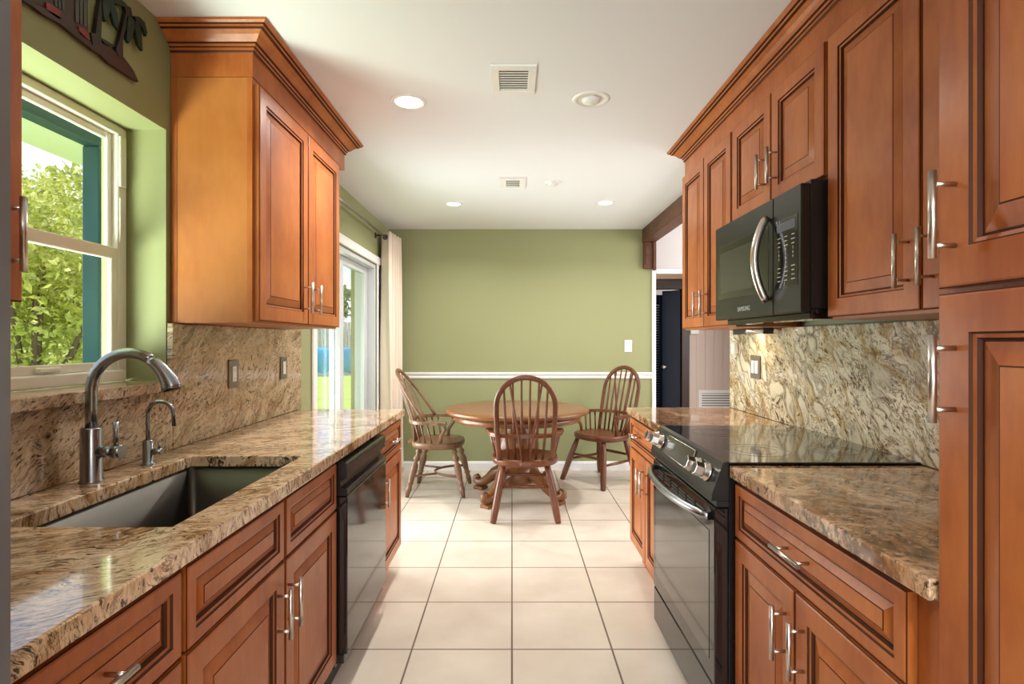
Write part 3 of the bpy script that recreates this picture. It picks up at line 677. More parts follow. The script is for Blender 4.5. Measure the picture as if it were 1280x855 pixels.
bm = BM(); tube(bm, [hp[0]-Vector((.001, 0, -.001))]+hp, [.0150]+[.0158+.0112*(k/10)**1.4 for k in range(11)], 20); sh = part('spray_head', bm, 'steel2', t)
bm = BM(); tube(bm, [hp[-1]-d*.001, hp[-1]+d*.0025], [.023, .022], 20); part('nozzle', bm, 'blackp', sh)
bm = BM(); cyl(bm, (FX+.02, FY, .998), (FX+.062, FY, .998), .0165, .0165, 20); cyl(bm, (FX+.062, FY, .998), (FX+.088, FY, .998), .0195, .0195, 20)
ph = part('valve', bm, 'steel2', t)
bm = BM(); tube(bm, [(FX+.068, FY, 1.01), (FX+.069, FY, 1.04), (FX+.068, FY, 1.082)], [.006, .0068, .0075], 14); part('lever', bm, 'steel2', ph)
SX_, SY_ = -1.163, 1.764
t = thing('water_tap', 'small steel gooseneck tap to the right of the faucet', 'tap', (SX_, SY_, .914))
bm = BM(); lathe(bm, [(.022, .9145), (.022, .918), (.0155, .920), (.0155, .99), (.012, .993), (0, .993)], (SX_, SY_, 0), seg=24); part('base', bm, 'steel2', t)
R = .041; cz = 1.115-R; pts = [(SX_, SY_, .99), (SX_, SY_, 1.03)]
for k in range(0, 21):
    a = PI - k*(PI*.98)/20
    pts.append((SX_+R+R*math.cos(a), SY_, cz+R*math.sin(a)))
pts.append((pts[-1][0]+.001, SY_, 1.037))
bm = BM(); tube(bm, pts, .0068, 14); part('spout', bm, 'steel2', t)
bm = BM(); cyl(bm, (SX_+.012, SY_, .955), (SX_+.045, SY_, .955), .009, .010, 16); tube(bm, [(SX_+.035, SY_, .96), (SX_+.036, SY_, .985)], [.004, .005], 10); part('handle', bm, 'steel2', t)

# outlets and switches
def plate(name, label, x, y, z, sx, w_, h, gangs, rocker, group=None, m='plate', face=None):
    t = thing(name, label, name.replace('_', ' '), (x, y, z-h/2), group)
    P = face or (lambda u, v, d: Vector((x+sx*d, y+u, z+v)))
    def bx(u0, v0, d0, u1, v1, d1, bev): 
        bm = BM(); box(bm, P(u0, v0, d0), P(u1, v1, d1), bev); return bm
    part('cover_plate', bx(-w_/2, -h/2, .001, w_/2, h/2, .007, .002), m, t)
    for g in range(gangs):
        c = (g-(gangs-1)/2)*.046
        p = part('rocker' if rocker else 'receptacle', bx(c-.0165, -.034, .007, c+.0165, .034, .0105, .0015), 'switch', t)
        if not rocker:
            bm = BM()
            for vz in (-.02, .02):
                for du in (-.006, .006): box(bm, P(c+du-.001, vz-.004, .0095), P(c+du+.001, vz+.004, .0109))
                box(bm, P(c-.002, vz-.011, .0095), P(c+.002, vz-.008, .0109))
            part('slots', bm, 'blackp', p)
    return t
plate('wall_outlet', 'steel-plated outlet on the backsplash nearest the sink', XL+.025, 2.44, 1.164, 1, .085, .124, 1, False)
plate('light_switch', 'steel-plated switch on the left backsplash near the patio door', XL+.025, 2.975, 1.166, 1, .08, .122, 1, True)
plate('light_switch', 'double rocker switch with nickel plate on the right backsplash', XR-.030, 2.94, 1.172, -1, .116, .124, 2, True)
plate('light_switch', 'white light switch on the green far wall', 1.185, YF-.001, 1.265, 1, .075, .12, 1, True, m='switch', face=lambda u, v, d: Vector((1.185+u, YF-d, 1.265+v)))
t = thing('plug_in_device', 'small white plug-in device at the far end of the right backsplash', 'plug', (XR-.03, 3.19, 1.235))
part('body', B(((XR-.0305, 3.165, 1.235), (XR-.058, 3.215, 1.30)), bev=.006), 'switch', t)

# ------------------------------------------------------------------ dishwasher
t = thing('dishwasher', 'glossy black dishwasher under the left counter', 'dishwasher', (-.95, 2.34, 0))
part('tub', B(((XL+.01, 2.03, .10), (-.652, 2.652, .87)), bev=.002), 'bss_d', t)
dw = part('door', B(((-.652, 2.032, .155), (-.606, 2.650, .735)), bev=.003), 'bss', t)
bm = BM()  # top panel with recessed scoop handle
prism(bm, [(-.652, .738), (-.612, .738), (-.606, .742), (-.606, .762), (-.630, .77), (-.632, .79), (-.614, .802), (-.608, .806), (-.608, .855), (-.614, .862), (-.652, .862)], 2.032, 2.650, lambda u, v, d: Vector((u, d, v)))
cp = part('control_panel', bm, 'bss_d', t)
part('vent_slot', B(((-.6085, 2.08, .842), (-.607, 2.60, .845))), 'blackp', cp)
part('kick_plate', B(((-.72, 2.04, 0), (-.69, 2.64, .10))), 'blackp', t)
part('lower_trim', B(((-.652, 2.034, .118), (-.62, 2.648, .152)), bev=.002), 'blackp', t)

# ------------------------------------------------------------------ range
RY0, RY1 = 1.7555, 2.5195
t = thing('range', 'black stainless slide-in electric range with glass cooktop', 'range', (1.0, 2.137, 0))
part('body', B(((.690, RY0, .035), (XR-.034, RY1, .905)), bev=.002), 'bss_d', t)
for yy in (RY0+.05, RY1-.05):
    for xx in (.75, 1.25):
        bm = BM(); cyl(bm, (xx, yy, 0), (xx, yy, .036), .02, .015); part('foot', bm, 'blackp', t)
ck = part('cooktop', B(((.690, RY0-.006, .9155), (XR-.032, RY1+.006, .923)), bev=.002), 'black', t)
bm = BM()
for cx, cy, rr in ((1.13, 1.95, .085), (.86, 1.95, .11), (1.13, 2.33, .075), (.86, 2.33, .095)):
    for r2 in (rr, rr*.62):
        lathe(bm, [(r2, .9231), (r2, .9234), (r2+.0012, .9234), (r2+.0012, .9231)], (cx, cy, 0), seg=48)
part('burner_rings', bm, 'bss', ck)
# sloped control panel
A_, B_ = (.690, .924), (.634, .815)
bm = BM(); prism(bm, [A_, (.672, .921), (.636, .822), (.634, .800), (.690, .800)], RY0, RY1, lambda u, v, d: Vector((u, d, v)))
cp = part('control_panel', bm, 'mwfront', t)
pn = Vector((-(.921-.822), 0, .672-.636)).normalized(); pt = Vector((.672-.636, 0, .921-.822)).normalized()
def PP(y, s, d): return Vector((.636, 0, .822)) + pt*s + pn*d + Vector((0, y, 0))
bm = BM()
for s0, s1, y0, y1, d0, d1 in ((.018, .094, 1.985, 2.335, .0005, .004),):
    vs_ = [PP(y, s, d) for d in (d0, d1) for y, s in ((y0, s0), (y1, s0), (y1-.012, s1), (y0+.012, s1))]
    q = [bm.verts.new(v) for v in vs_]
    for f in ((0, 1, 2, 3), (4, 5, 6, 7), (0, 1, 5, 4), (1, 2, 6, 5), (2, 3, 7, 6), (3, 0, 4, 7)): bm.faces.new([q[k] for k in f])
dsp = part('display', bm, 'win', cp)
bm = BM()
fr = [PP(1.985, .018, .004), PP(2.335, .018, .004), PP(2.323, .094, .004), PP(1.997, .094, .004)]
tube(bm, fr+[fr[0]], .0016, 6); part('display_border', bm, 'chrome', dsp)
for y in (1.835, 1.925, 2.395, 2.480):
    c = PP(y, .052, .0); bm = BM(); lathe(bm, [(0, 0), (.030, 0), (.030, .008), (.026, .010), (.026, .022), (.0225, .024)], c, pn, 28)
    kn = part('knob', bm, 'chrome', t)
    bm = BM(); q = Vector((0, 0, 1)).rotation_difference(pn)
    lathe(bm, [(0, .022), (.0225, .022), (.0235, .024), (.0235, .05), (.0225, .052), (.0195, .0525)], c, pn, 6, smooth=False)
    part('knob_grip', bm, 'chrome', kn)
    bm = BM(); lathe(bm, [(.0200, .0522), (.0195, .0535), (0, .0535)], c, pn, 6, smooth=False); part('knob_cap', bm, 'blackp', kn)
od = part('oven_door', B(((.645, RY0+.004, .205), (.690, RY1-.004, .775)), bev=.003), 'bss', t)
part('oven_window', B(((.6435, RY0+.05, .27), (.646, RY1-.05, .69)), bev=.001), 'black', od)
bm = BM()
for k in range(6):
    for j in range(3): box(bm, (.6425, RY0+.09+k*.10, .715+j*.012), (.6455, RY0+.17+k*.10, .721+j*.012))
part('vent_slots', bm, 'blackp', od)
part('upper_vent', B(((.652, RY0+.004, .779), (.690, RY1-.004, .797))), 'blackp', t)
bm = BM(); pts = []
for k in range(25):
    s = k/24; pts.append((.640-.062*math.sin(PI*s)**.6, RY0+.03+s*(RY1-RY0-.06), .742))
tube(bm, pts, .0135, 14); part('oven_handle', bm, 'steel2', od)
sdw = part('storage_drawer', B(((.647, RY0+.004, .045), (.690, RY1-.004, .195)), bev=.003), 'bss', t)

# ------------------------------------------------------------------ microwave
MX, MY0, MY1, MZ0, MZ1 = .930, 1.775, 2.522, 1.402, 1.818
t = thing('microwave', 'black stainless over-the-range microwave', 'microwave', (1.15, 2.15, MZ0))
part('body', B(((MX+.032, MY0, MZ0+.012), (XR-.004, MY1, MZ1+.012)), bev=.002), 'blackp', t)
ys = 1.965  # split door / control panel
mdoor = part('door', B(((MX, ys+.001, MZ0), (MX+.032, MY1, MZ1)), bev=.004), 'mwfront', t)
part('door_window', B(((MX-.0015, ys+.035, MZ0+.088), (MX+.001, MY1-.03, MZ1-.092)), bev=.001), 'black', mdoor)
part('window_screen', B(((MX-.0022, ys+.115, MZ0+.115), (MX-.0012, MY1-.062, MZ1-.125)), bev=.0004), 'win', mdoor)
cpn = part('control_panel', B(((MX, MY0, MZ0), (MX+.032, ys-.001, MZ1)), bev=.004), 'mwfront', t)
part('keypad', B(((MX-.0015, MY0+.02, MZ0+.088), (MX+.001, ys-.012, MZ1-.092)), bev=.001), 'black', cpn)
M['mark'] = simple('pale_print', (.45, .45, .40), .5)
M['disp'] = simple('grey_display', (.10, .11, .13), .15)
part('display', B(((MX-.0025, MY0+.035, MZ1-.135), (MX-.0014, ys-.03, MZ1-.105))), 'disp', cpn)
def text_obj(s, size, mtx, name, parent, m):
    cu = bpy.data.curves.new(name, 'FONT'); cu.body = s; cu.size = size; cu.align_x = 'CENTER'; cu.align_y = 'CENTER'; cu.extrude = .0004
    to = bpy.data.objects.new('tmp', cu); COL.objects.link(to)
    bpy.context.view_layer.update(); dg = bpy.context.evaluated_depsgraph_get()
    me = bpy.data.meshes.new_from_object(to.evaluated_get(dg)); bpy.data.objects.remove(to)
    bm = BM(); bm.from_mesh(me); bpy.data.meshes.remove(me); bmesh.ops.transform(bm, matrix=mtx, verts=bm.verts)
    for f in bm.faces: f.material_index = 0
    return part(name, bm, m, parent)
def faceX(x, y, z):   # text facing -X: reading direction is -Y
    return Matrix(((0, 0, -1, x), (-1, 0, 0, y), (0, 1, 0, z), (0, 0, 0, 1)))
text_obj('SAMSUNG', .026, faceX(MX-.001, 2.215, MZ0+.036), 'brand_lettering', mdoor, 'mark')
labs = [['Power', 'Defrost', 'Sensor'], ['Cook', 'Popcorn', 'Reheat'], ['1', '2', '3'], ['4', '5', '6'], ['7', '8', '9'], ['Clock', '0', 'Timer'], ['Stop', 'Light', 'Start']]
k_ = 0
bm = BM()
for i in range(11):
    for j in range(3):
        y = ys-.045-j*.048; z = MZ1-.155-i*.0148
        if 3 <= i <= 6:
            continue
        wd = .009 if (i+j) % 3 else .012
        box(bm, (MX-.0021, y-wd, z-.0014), (MX-.0014, y+wd, z+.0014))
part('key_marks', bm, 'mark', cpn)
for i, row in enumerate((('1', '2', '3'), ('4', '5', '6'), ('7', '8', '9'), ('', '0', ''))):
    for j, s in enumerate(row):
        if s: text_obj(s, .013, faceX(MX-.0018, ys-.045-j*.048, MZ1-.155-(3+i)*.0148), 'key_number', cpn, 'mark')
bm = BM(); pts = []; rs = []
for k in range(21):
    s = k/20; pts.append((MX-.010-.045*math.sin(PI*s)**.8, ys+.028, MZ0+.050+s*(MZ1-MZ0-.115)))
tube(bm, pts, .0145, 14, flat=1.0); part('handle', bm, 'chrome', mdoor)
bm = B(((MX+.04, MY0+.02, MZ0-.022), (MX+.12, MY1-.04, MZ0+.012)), ((MX+.05, MY0+.01, MZ0-.008), (XR-.01, MY1-.01, MZ0+.012)), bev=.003); part('underside_vent', bm, 'bss', t)


# ------------------------------------------------------------------ fridge
t = thing('refrigerator', 'grey stainless refrigerator cut off at the left picture edge', 'refrigerator', (-.9, .15, 0))
part('body', B(((XL+.02, -.30, .02), (-.63, .598, 1.76)), bev=.004), 'fridge', t)
p = part('door', B(((-.625, -.30, .76), (-.549, .607, 1.76)), bev=.0025), 'fridge', t)
bm = BM(); cyl(bm, (-.50, -.24, .85), (-.50, -.24, 1.65), .012); cyl(bm, (-.55, -.24, .9), (-.50, -.24, .9), .008); cyl(bm, (-.55, -.24, 1.6), (-.50, -.24, 1.6), .008); part('handle', bm, 'steel', p)
p = part('freezer_drawer', B(((-.625, -.30, .05), (-.549, .607, .75)), bev=.0025), 'fridge', t)
bm = BM(); cyl(bm, (-.50, -.24, .68), (-.50, .54, .68), .012); cyl(bm, (-.55, -.2, .68), (-.50, -.2, .68), .008); cyl(bm, (-.55, .5, .68), (-.50, .5, .68), .008); part('handle', bm, 'steel', p)
part('foot_grille', B(((-.66, -.29, 0), (-.63, .59, .05))), 'blackp', t)

# ------------------------------------------------------------------ ceiling fittings
def downlight(label, x, y, r, on):
    t = thing('recessed_light', label, 'ceiling light', (x, y, H), 'recessed ceiling lights')
    bm = BM(); lathe(bm, [(r*.72, H-.001), (r*.74, H-.006), (r*.95, H-.005), (r, H-.001), (r, H+.0)], (x, y, 0), seg=40); part('trim_ring', bm, 'white', t)
    if on:
        bm = BM(); lathe(bm, [(0, H-.003), (r*.73, H-.003)], (x, y, 0), seg=32); part('lens', bm, 'lamp', t)
        d = bpy.data.lights.new('downlight', 'AREA'); d.shape = 'DISK'; d.size = r*1.3; d.energy = 8.5; d.color = (1, .97, .93); d.spread = math.radians(150)
        l = bpy.data.objects.new('downlight', d); COL.objects.link(l); l.location = (x, y, H-.009)
    else:
        bm = BM(); lathe(bm, [(r*.73, H-.004), (r*.70, H-.0025), (r*.5, H-.0015), (0, H-.001)], (x, y, 0), seg=32); part('baffle', bm, 'switch', t)
        bm = BM(); lathe(bm, [(r*.50, H-.003), (r*.47, H-.012), (r*.3, H-.020), (0, H-.023)], (x, y, 0), seg=32); part('bulb', bm, 'white', t)
downlight('lit recessed ceiling light nearest the left wall cabinet', -.494, 2.64, .088, True)
downlight('unlit recessed ceiling light right of the large ceiling vent', .375, 2.615, .088, False)
downlight('lit recessed ceiling light in the left of the far pair', -.486, 4.59, .075, True)
downlight('lit recessed ceiling light in the right of the far pair', .77, 4.55, .075, True)
downlight('lit recessed ceiling light added unseen behind the camera on the left', -.45, -.6, .088, True)  # this and the next light are added out of view for interior brightness
downlight('lit recessed ceiling light added unseen behind the camera on the right', .375, -.6, .088, True)
def vent(label, x0, x1, y0, y1, fw, n, wall=None, cat='vent', name='ceiling_vent', m='white'):
    P = wall or (lambda u, v, d: Vector((u, v, H-d)))
    c = P((x0+x1)/2, (y0+y1)/2, 0); t = thing(name, label, cat, c)
    bm = BM()
    for lo, hi in (((x0, y0), (x1, y0+fw)), ((x0, y1-fw), (x1, y1)), ((x0, y0+fw), (x0+fw, y1-fw)), ((x1-fw, y0+fw), (x1, y1-fw))): box(bm, P(lo[0], lo[1], .0), P(hi[0], hi[1], .008), .002)
    part('frame', bm, m, t)
    bm = BM(); box(bm, P(x0+fw, y0+fw, .0), P(x1-fw, y1-fw, .001)); part('backing', bm, 'bkgrey', t)
    bm = BM()
    for k in range(n):
        v = y0+fw+(y1-y0-2*fw)*(k+.5)/n; h = (y1-y0-2*fw)/n*.27
        q = [bm.verts.new(P(a, b_, c_)) for a, b_, c_ in ((x0+fw, v-h, .0036), (x1-fw, v-h, .0036), (x1-fw, v+h, .0022), (x0+fw, v+h, .0022), (x0+fw, v-h, .0044), (x1-fw, v-h, .0044), (x1-fw, v+h, .0030), (x0+fw, v+h, .0030))]
        for f in ((0, 1, 2, 3), (4, 5, 6, 7), (0, 1, 5, 4), (1, 2, 6, 5), (2, 3, 7, 6), (3, 0, 4, 7)): bm.faces.new([q[j] for j in f])
    s = part('slats', bm, m, t)
    return t
M['bkgrey'] = simple('vent_backing', (.18, .17, .16), .7)
vent('large square white ceiling vent', -.09, .105, 2.283, 2.548, .035, 9)
vent('small white ceiling vent nearer the green wall', -.088, .10, 3.854, 4.115, .045, 5)
vent('white slatted return grille low on the beige hallway wall', 2.235, 2.75, .18, .73, .04, 16, wall=lambda u, v, d: Vector((u, hw-d-.001, v)), name='wall_vent')
t = thing('smoke_detector', 'round white smoke detector near the small ceiling vent', 'smoke detector', (.293, 3.97, H))
bm = BM(); lathe(bm, [(.055, H), (.055, H-.008), (.050, H-.012), (.038, H-.013), (.037, H-.02), (.03, H-.023), (0, H-.023)], (.293, 3.97, 0), seg=32); part('housing', bm, 'switch', t)
bm = BM(); lathe(bm, [(.0, H-.0225), (.004, H-.0225), (.004, H-.024), (0, H-.024)], (.31, 3.97, 0), seg=10); part('indicator', bm, 'bkgrey', t)
tag(link('door_chime', B(((2.13, hw-.04, 1.40), (2.23, hw-.002, 1.47)), bev=.004), 'switch', origin=(2.17, hw, 1.43)), 'small white box on the beige hallway wall under the wall cabinet', 'box')

# ------------------------------------------------------------------ curtain and rod
t = thing('curtain_rod', 'brushed metal curtain rod above the patio door', 'curtain rod', (-1.19, 4.3, 2.287))
bm = BM(); cyl(bm, (-1.185, 3.35, 2.287), (-1.185, 5.36, 2.287), .0115, seg=14); part('rod', bm, 'rod', t)
for y in (3.35, 5.36):
    bm = BM(); s = 1 if y > 4 else -1; lathe(bm, [(0, -.002), (.016, 0), (.02, .01), (.016, .022), (0, .026)], (-1.185, y, 2.287), (0, s, 0), 16); part('finial', bm, 'bronze', t)
for y in (3.42, 5.08):
    bm = B(((XL+.001, y-.012, 2.262), (XL+.008, y+.012, 2.312))); cyl(bm, (XL+.005, y, 2.287), (-1.186, y, 2.287), .006); part('wall_bracket', bm, 'bronze', t)
t = thing('curtain', 'cream grommet curtain hanging beside the patio door', 'curtain', (-1.17, 5.3, 0))
bm = BM(); nu, nv = 120, 30; rows = []
for j in range(nv+1):
    v = j/nv; z = .02+v*2.315; row = []
    for i in range(nu+1):
        u = i/nu; y = 5.13+u*.345+.012*math.sin(7*v+u*9)
        amp = .052+.022*(1-v)
        x = -1.178+amp*math.sin(u*2*PI*4.25+.5+.35*(1-v)*math.sin(5*u+1)) + .03*u
        row.append(bm.verts.new((max(x, XL+.022), y, z)))
    rows.append(row)
for a, b in zip(rows, rows[1:]):
    for i in range(nu): bm.faces.new((a[i], a[i+1], b[i+1], b[i])).smooth = True
o = part('cloth', bm, 'curtain', t); sm = o.modifiers.new('solid', 'SOLIDIFY'); sm.thickness = .003
bm = BM()
for y in (5.16, 5.24, 5.32): lathe(bm, [(.018, -.003), (.026, -.003), (.026, .003), (.018, .003), (.018, -.003)], (-1.185, y, 2.287), (.4, 1, 0), 20)
part('grommets', bm, 'bronze', t)

# ------------------------------------------------------------------ palm wall art
M['artdark'] = simple('art_dark', (.020, .015, .012), .5)
M['artbrown'] = simple('art_brown', (.045, .014, .010), .5, var=.4)
M['artgreen'] = simple('art_green', (.006, .026, .014), .5)
M['artred'] = simple('art_red', (.22, .022, .015), .5)
M['artgrey'] = simple('art_siding', (.07, .07, .06), .5)
def wpt(px, py):      # a point of the wall as seen in the photograph -> (y, z) on the wall
    k = -XL/(640-px); return (690*k, 1.305+(427.5-py)*k)
def art(part_name, polys, m, parent, d0, d1):
    bm = BM()
    for P in polys: prism(bm, [wpt(*p) for p in P], d0, d1, lambda u, v, d: Vector((XL+d, u, v)))
    return part(part_name, bm, m, parent)
def zc(x, y): return (30+x/7.124, y/7.124)
t = thing('wall_art', 'metal wall art of palm trees and a house above the window', 'wall art', (XL, 1.7, 2.3))
ground_ = [(-60, -60), (15, -6), (60, 30), (270, 150), (430, 265), (545, 370), (640, 380), (720, 420), (760, 455), (845, 510), (880, 555), (935, 630), (980, 730), (930, 705), (870, 665), (780, 605), (710, 560), (640, 490), (560, 440), (480, 375), (270, 210), (110, 122), (15, 48), (-80, -5)]
art('ground_strip', [[zc(*p) for p in ground_]], 'artbrown', t, .004, .016)
house = [(-60, -62), (15, -10), (120, 50), (275, 140), (440, 265), (540, 360), (535, 70), (535, -60), (300, -220), (-60, -400)]
hs = art('house', [[zc(*p) for p in house]], 'artbrown', t, .004, .011)
art('siding', [[zc(*p) for p in P] for P in ([(415, -60), (445, -40), (447, 210), (418, 190)], [(455, -30), (480, -15), (480, 225), (457, 212)], [(490, -10), (515, 5), (517, 235), (492, 225)], [(230, -140), (250, -130), (252, 60), (233, 50)], [(262, -120), (282, -110), (284, 75), (264, 66)], [(295, -100), (315, -90), (317, 95), (297, 86)])], 'artgrey', hs, .011, .014)
for P in ([(145, 20), (200, 40), (272, 100), (272, 175), (200, 130), (150, 85)], [(440, 235), (490, 250), (530, 300), (545, 360), (500, 340), (440, 300)]):
    art('flower_bed', [[zc(*p) for p in P]], 'artred', hs, .011, .016)
tr = art('palm_trunk', [[zc(*p) for p in P] for P in ([(585, 300), (600, 180), (618, 60), (640, -60), (670, -60), (650, 60), (640, 200), (635, 320), (640, 390), (560, 400), (545, 290)], [(770, 440), (800, 360), (830, 230), (860, 100), (850, 60), (780, 50), (760, 25), (840, 30), (905, 70), (915, 140), (880, 200), (850, 280), (830, 370), (835, 520), (790, 500)])], 'artdark', t, .006, .018)
art('palm_fronds', [[zc(*p) for p in P] for P in ([(640, 0), (690, 10), (715, 60), (690, 150), (665, 195), (650, 150), (640, 80)], [(690, 0), (740, 30), (775, 120), (783, 272), (745, 220), (715, 120)], [(600, -60), (700, -60), (800, -10), (860, 40), (800, 40), (720, 20), (640, 10)], [(870, 150), (930, 150), (935, 210), (905, 340), (875, 385), (855, 350), (862, 240)], [(925, 160), (965, 190), (990, 300), (1000, 455), (960, 400), (935, 280)], [(900, 140), (970, 150), (1020, 200), (1042, 290), (1032, 325), (1000, 250), (960, 195), (910, 170)])], 'artgreen', t, .012, .022)
art('hammock', [[zc(*p) for p in [(640, 325), (665, 345), (700, 365), (740, 390), (775, 395), (770, 415), (720, 410), (680, 385), (650, 350)]]], 'artdark', t, .006, .014)

# ------------------------------------------------------------------ dining table
TX, TY = .045, 4.68
t = thing('dining_table', 'round oak pedestal dining table', 'table', (TX, TY, 0), rz=math.radians(0))
bm = BM(); R_ = .605
lathe(bm, [(0, .752), (R_*.80, .752), (R_*.93, .751), (R_*.975, .748), (R_*.995, .741), (R_, .729), (R_*.992, .716), (R_*.965, .708), (R_*.94, .706), (0, .706)], (TX, TY, 0), seg=80); top = part('tabletop', bm, 'oakt', t)
bm = BM(); lathe(bm, [(R_*.84, .7055), (R_*.885, .704), (R_*.885, .66), (R_*.875, .651), (R_*.85, .649), (R_*.81, .652), (R_*.81, .7055)], (TX, TY, 0), seg=80); part('apron', bm, 'oakt', t)
bm = BM(); lathe(bm, [(.20, .7055), (.20, .68), (.14, .66), (.12, .60), (.165, .52), (.185, .43), (.175, .36), (.13, .31), (.115, .28), (.15, .26), (.165, .23), (.165, .15), (.155, .13), (0, .13)], (TX, TY, 0), seg=32); part('pedestal', bm, 'oakt', t)
for k in range(4):
    a = math.radians(54+90*k); dx, dy = math.cos(a), math.sin(a)
    bm = BM(); P = []
    rad = [(.08, .20, .075), (.16, .20, .07), (.24, .165, .06), (.31, .105, .05), (.37, .066, .045), (.42, .058, .045), (.45, .075, .04), (.452, .10, .032), (.43, .112, .024), (.412, .10, .018)]
    prof_u = [(r_, z_+h_*.6) for r_, z_, h_ in rad]; n = len(rad)
    pts = [(TX+dx*r_, TY+dy*r_, z_) for r_, z_, h_ in rad]
    tube(bm, pts, [h_*.85 for _, _, h_ in rad], 12, up=(-dy, dx, 0))
    box(bm, (-.05, -.045, 0), (.05, .045, .03), .006, M4=Matrix.Translation((TX+dx*.40, TY+dy*.40, 0)) @ Matrix.Rotation(a, 4, 'Z'))
    part('foot', bm, 'oakt', t)

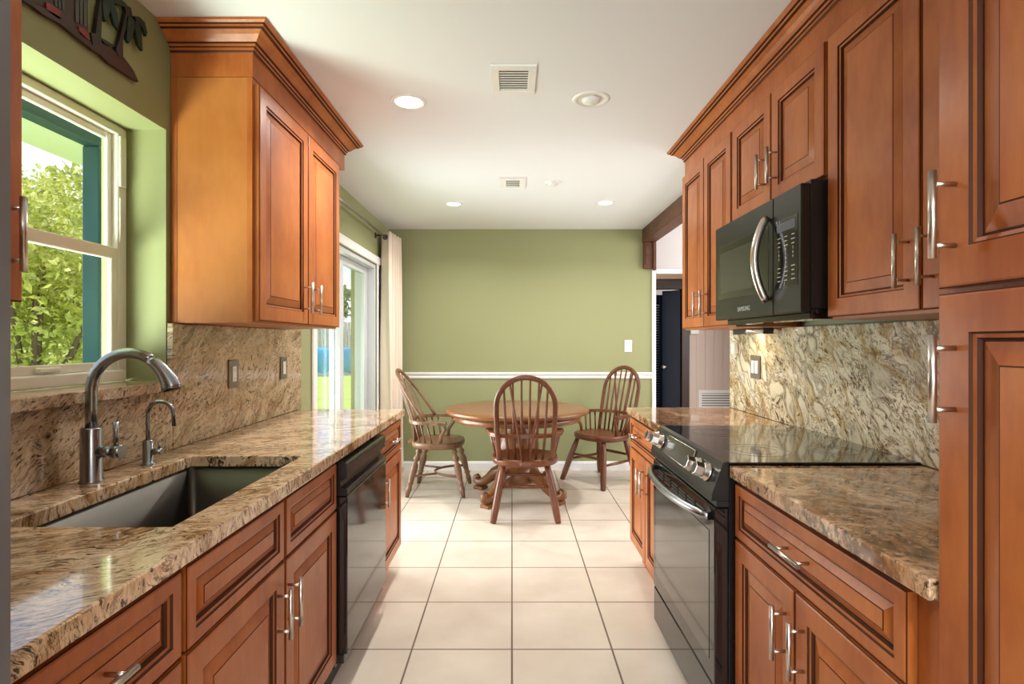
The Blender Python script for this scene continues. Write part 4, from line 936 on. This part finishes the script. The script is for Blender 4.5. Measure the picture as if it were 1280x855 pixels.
# ------------------------------------------------------------------ windsor chairs
def chair(label, x, y, rz, turned=False, m='oak'):
    t = thing('windsor_armchair', label, 'chair', (x, y, 0), 'windsor armchairs round the dining table', rz, world=False)
    # seat
    SZ = .452; bm = BM(); ring = []
    out_ = []
    for k in range(48):
        a = 2*PI*k/48; c, s = math.cos(a), math.sin(a)
        rx = .25*(1-.10*max(0, -s)**2); e_ = .75
        px = rx*math.copysign(abs(c)**e_, c); py = (.215 if s > 0 else .235)*math.copysign(abs(s)**e_, s)
        out_.append((px, py))
    def lay(sc, z, dish=0): return [bm.verts.new((px*sc, py*sc, z)) for px, py in out_]
    L_ = [lay(.93, SZ-.054), lay(.985, SZ-.044), lay(1.0, SZ-.020), lay(.985, SZ-.003), lay(.95, SZ), lay(.80, SZ-.004), lay(.5, SZ-.012), lay(.2, SZ-.012)]
    for a, b in zip(L_, L_[1:]):
        for k in range(48): bm.faces.new((a[k], a[(k+1) % 48], b[(k+1) % 48], b[k])).smooth = True
    bm.faces.new(L_[0][::-1]); bm.faces.new(L_[-1])
    box(bm, (-.04, -.275, SZ-.036), (.04, -.21, SZ-.002), .006)
    part('seat', bm, m, t)
    legs = {}
    for sx in (-1, 1):
        for sy in (-1, 1):
            tp = Vector((sx*.16, sy*.145, SZ-.045)); ft = Vector((sx*.258, .262, .003)) if sy > 0 and not turned else Vector((sx*.235, sy*.24, .003)); legs[sx, sy] = (tp, ft)
            bm = BM(); P = []; rr = []
            if turned: prof = [(0, .016), (.06, .018), (.09, .024), (.12, .015), (.16, .014), (.20, .022), (.24, .025), (.28, .014), (.31, .014), (.34, .022), (.40, .026), (.5, .025), (.62, .021), (.70, .018), (.72, .024), (.74, .018), (.82, .018), (.84, .023), (.88, .020), (1, .013)]
            else: prof = [(0, .019), (.2, .0245), (.5, .0275), (.8, .0265), (.97, .023), (1, .020)]
            for s, r_ in prof: P.append(tp.lerp(ft, s)); rr.append(r_)
            tube(bm, P, [r_*(1.15 if turned else 1) for r_ in rr], 12 if turned else 8); part('leg', bm, m, t)
    def at(sx, sy, z): a, b = legs[sx, sy]; return a.lerp(b, (a.z-z)/(a.z-b.z))
    if turned:
        bm = BM(); P = [at(1, 1, .17)]
        P = []
        for k in range(17):
            a = -PI/2+PI*k/16; P.append((.205*math.sin(a), .20-.24*math.cos(a), .175))
        tube(bm, P, .011, 10); part('hoop_stretcher', bm, m, t)
        for sx in (-1, 1):
            bm = BM(); tube(bm, [at(sx, -1, .17), Vector((sx*.11, -.0, .175))], .009, 8); part('stretcher', bm, m, t)
    else:
        for a, b, z in (((-1, -1), (1, -1), .25), ((-1, 1), (1, 1), .25), ((-1, -1), (-1, 1), .20), ((1, -1), (1, 1), .20)):
            bm = BM(); p, q = at(*a, z), at(*b, z); tube(bm, [p, p.lerp(q, .5), q], [.010, .0145, .010], 8); part('stretcher', bm, m, t)
    # bow
    AZ = SZ+.176
    if turned:   # bow springs from the arm rail
        def sp(xx, h): return Vector((xx, -.085-.68*h, AZ+.004+h))
        P = [(-.246*math.cos(PI*k/30), .425*math.sin(PI*k/30)**.8 if 0 < k < 30 else 0) for k in range(31)]
        bm = BM(); tube(bm, [sp(x_, h) for x_, h in P], .0175, 10, flat=.75, up=(0, 1, .6)); part('bow', bm, m, t)
        for k in range(8):
            f = (k-3.5)/3.5; xr, xt = f*.195, f*.165
            ht = .425*(1-(xt/.246)**2)**.4; yr = -.04-.205*(1-(xr/.262)**2)**.4
            bm = BM(); tube(bm, [(f*.15, -.195, SZ-.008), (xr, yr, AZ), sp(xt, ht)], [.0085, .0095, .006], 8); part('spindle', bm, m, t)
    else:
        lean = .25
        def bp(xx, h): return Vector((xx, -.185-lean*h, SZ-.006+h))
        P = []
        for k in range(9): h = k/8*.40; P.append((-.192-.018*math.sin(h/.40*PI/2), h))
        for k in range(1, 24): a = PI-k*PI/24; P.append((.210*math.cos(a), .40+.210*math.sin(a)))
        P += [(-x_, h) for x_, h in P[:9]][::-1]
        bm = BM(); tube(bm, [bp(x_, h) for x_, h in P], .0195, 10, flat=.75, up=(0, 1, .25)); part('bow', bm, m, t)
        def boww(xx):   # height of bow at xx
            return .40+math.sqrt(max(0, .210**2-xx**2))
        for k in range(6):
            f = (k-2.5)/2.5; x0, x1 = f*.125, f*.155
            bm = BM(); h1 = boww(x1); tube(bm, [bp(x0, 0)+Vector((0, .0, 0)), bp((x0+x1)/2, h1*.35), bp(x1, h1)], [.0085, .0105, .007], 8); part('spindle', bm, m, t)
        for s in (-1, 1):
            bm = BM(); h1 = boww(.115); tube(bm, [(s*.022, -.258, SZ-.006), bp(s*.115, h1)], [.0085, .0075], 8); part('brace', bm, m, t)
    # arm rail
    P = []
    for k in range(31):
        s = k/30; a = PI*s
        P.append(Vector((-.262*math.cos(a)*1.0, -.04-.205*max(0, math.sin(a))**.8, AZ)))
    P = [Vector((-.272, .10, AZ-.005)), Vector((-.270, .03, AZ))]+P+[Vector((.270, .03, AZ)), Vector((.272, .10, AZ-.005))]
    bm = BM(); prev = None; n = len(P)
    for i, p in enumerate(P):
        tt = (P[min(i+1, n-1)]-P[max(i-1, 0)]).normalized(); nn = Vector((-tt.y, tt.x, 0)); ww = .026 if i in (0, n-1) else (.030 if i in (1, n-2) else .019)
        cur = [bm.verts.new(p+nn*a*ww+Vector((0, 0, b_))) for a, b_ in ((-1, -.014), (-1, .009), (-.75, .014), (.75, .014), (1, .009), (1, -.014))]
        if prev:
            for k in range(6): bm.faces.new((prev[k], prev[(k+1) % 6], cur[(k+1) % 6], cur[k]))
        else: bm.faces.new(cur)
        prev = cur
    bm.faces.new(prev[::-1]); part('arm_rail', bm, m, t)
    for s in (-1, 1):
        bm = BM(); tube(bm, [(s*.215, .04, SZ-.006), (s*.222, .045, SZ+.06), (s*.245, .085, SZ+.12), (s*.268, .075, AZ-.006)], [.014, .017, .016, .014], 10, flat=.8); part('arm_support', bm, m, t)
        for q, (yy, xs_) in enumerate(((-.03, .222), (-.085, .215), (-.135, .195))):
            bm = BM(); tube(bm, [(s*xs_, yy, SZ-.006), (s*(xs_+.045)*.985, yy-.035, AZ-.004)], .0075, 8); part('arm_spindle', bm, m, t)
    return t
chair('oak windsor armchair with its back to the camera in front of the table', .098, 4.205, 0)
chair('oak windsor armchair at the right of the table near the light switch', .84, 5.20, math.atan2(-.63, -.78)-PI/2)
chair('oak windsor armchair with turned legs left of the table beside the curtain', -.635, 4.86, -PI/2-.04, True, 'oakg')
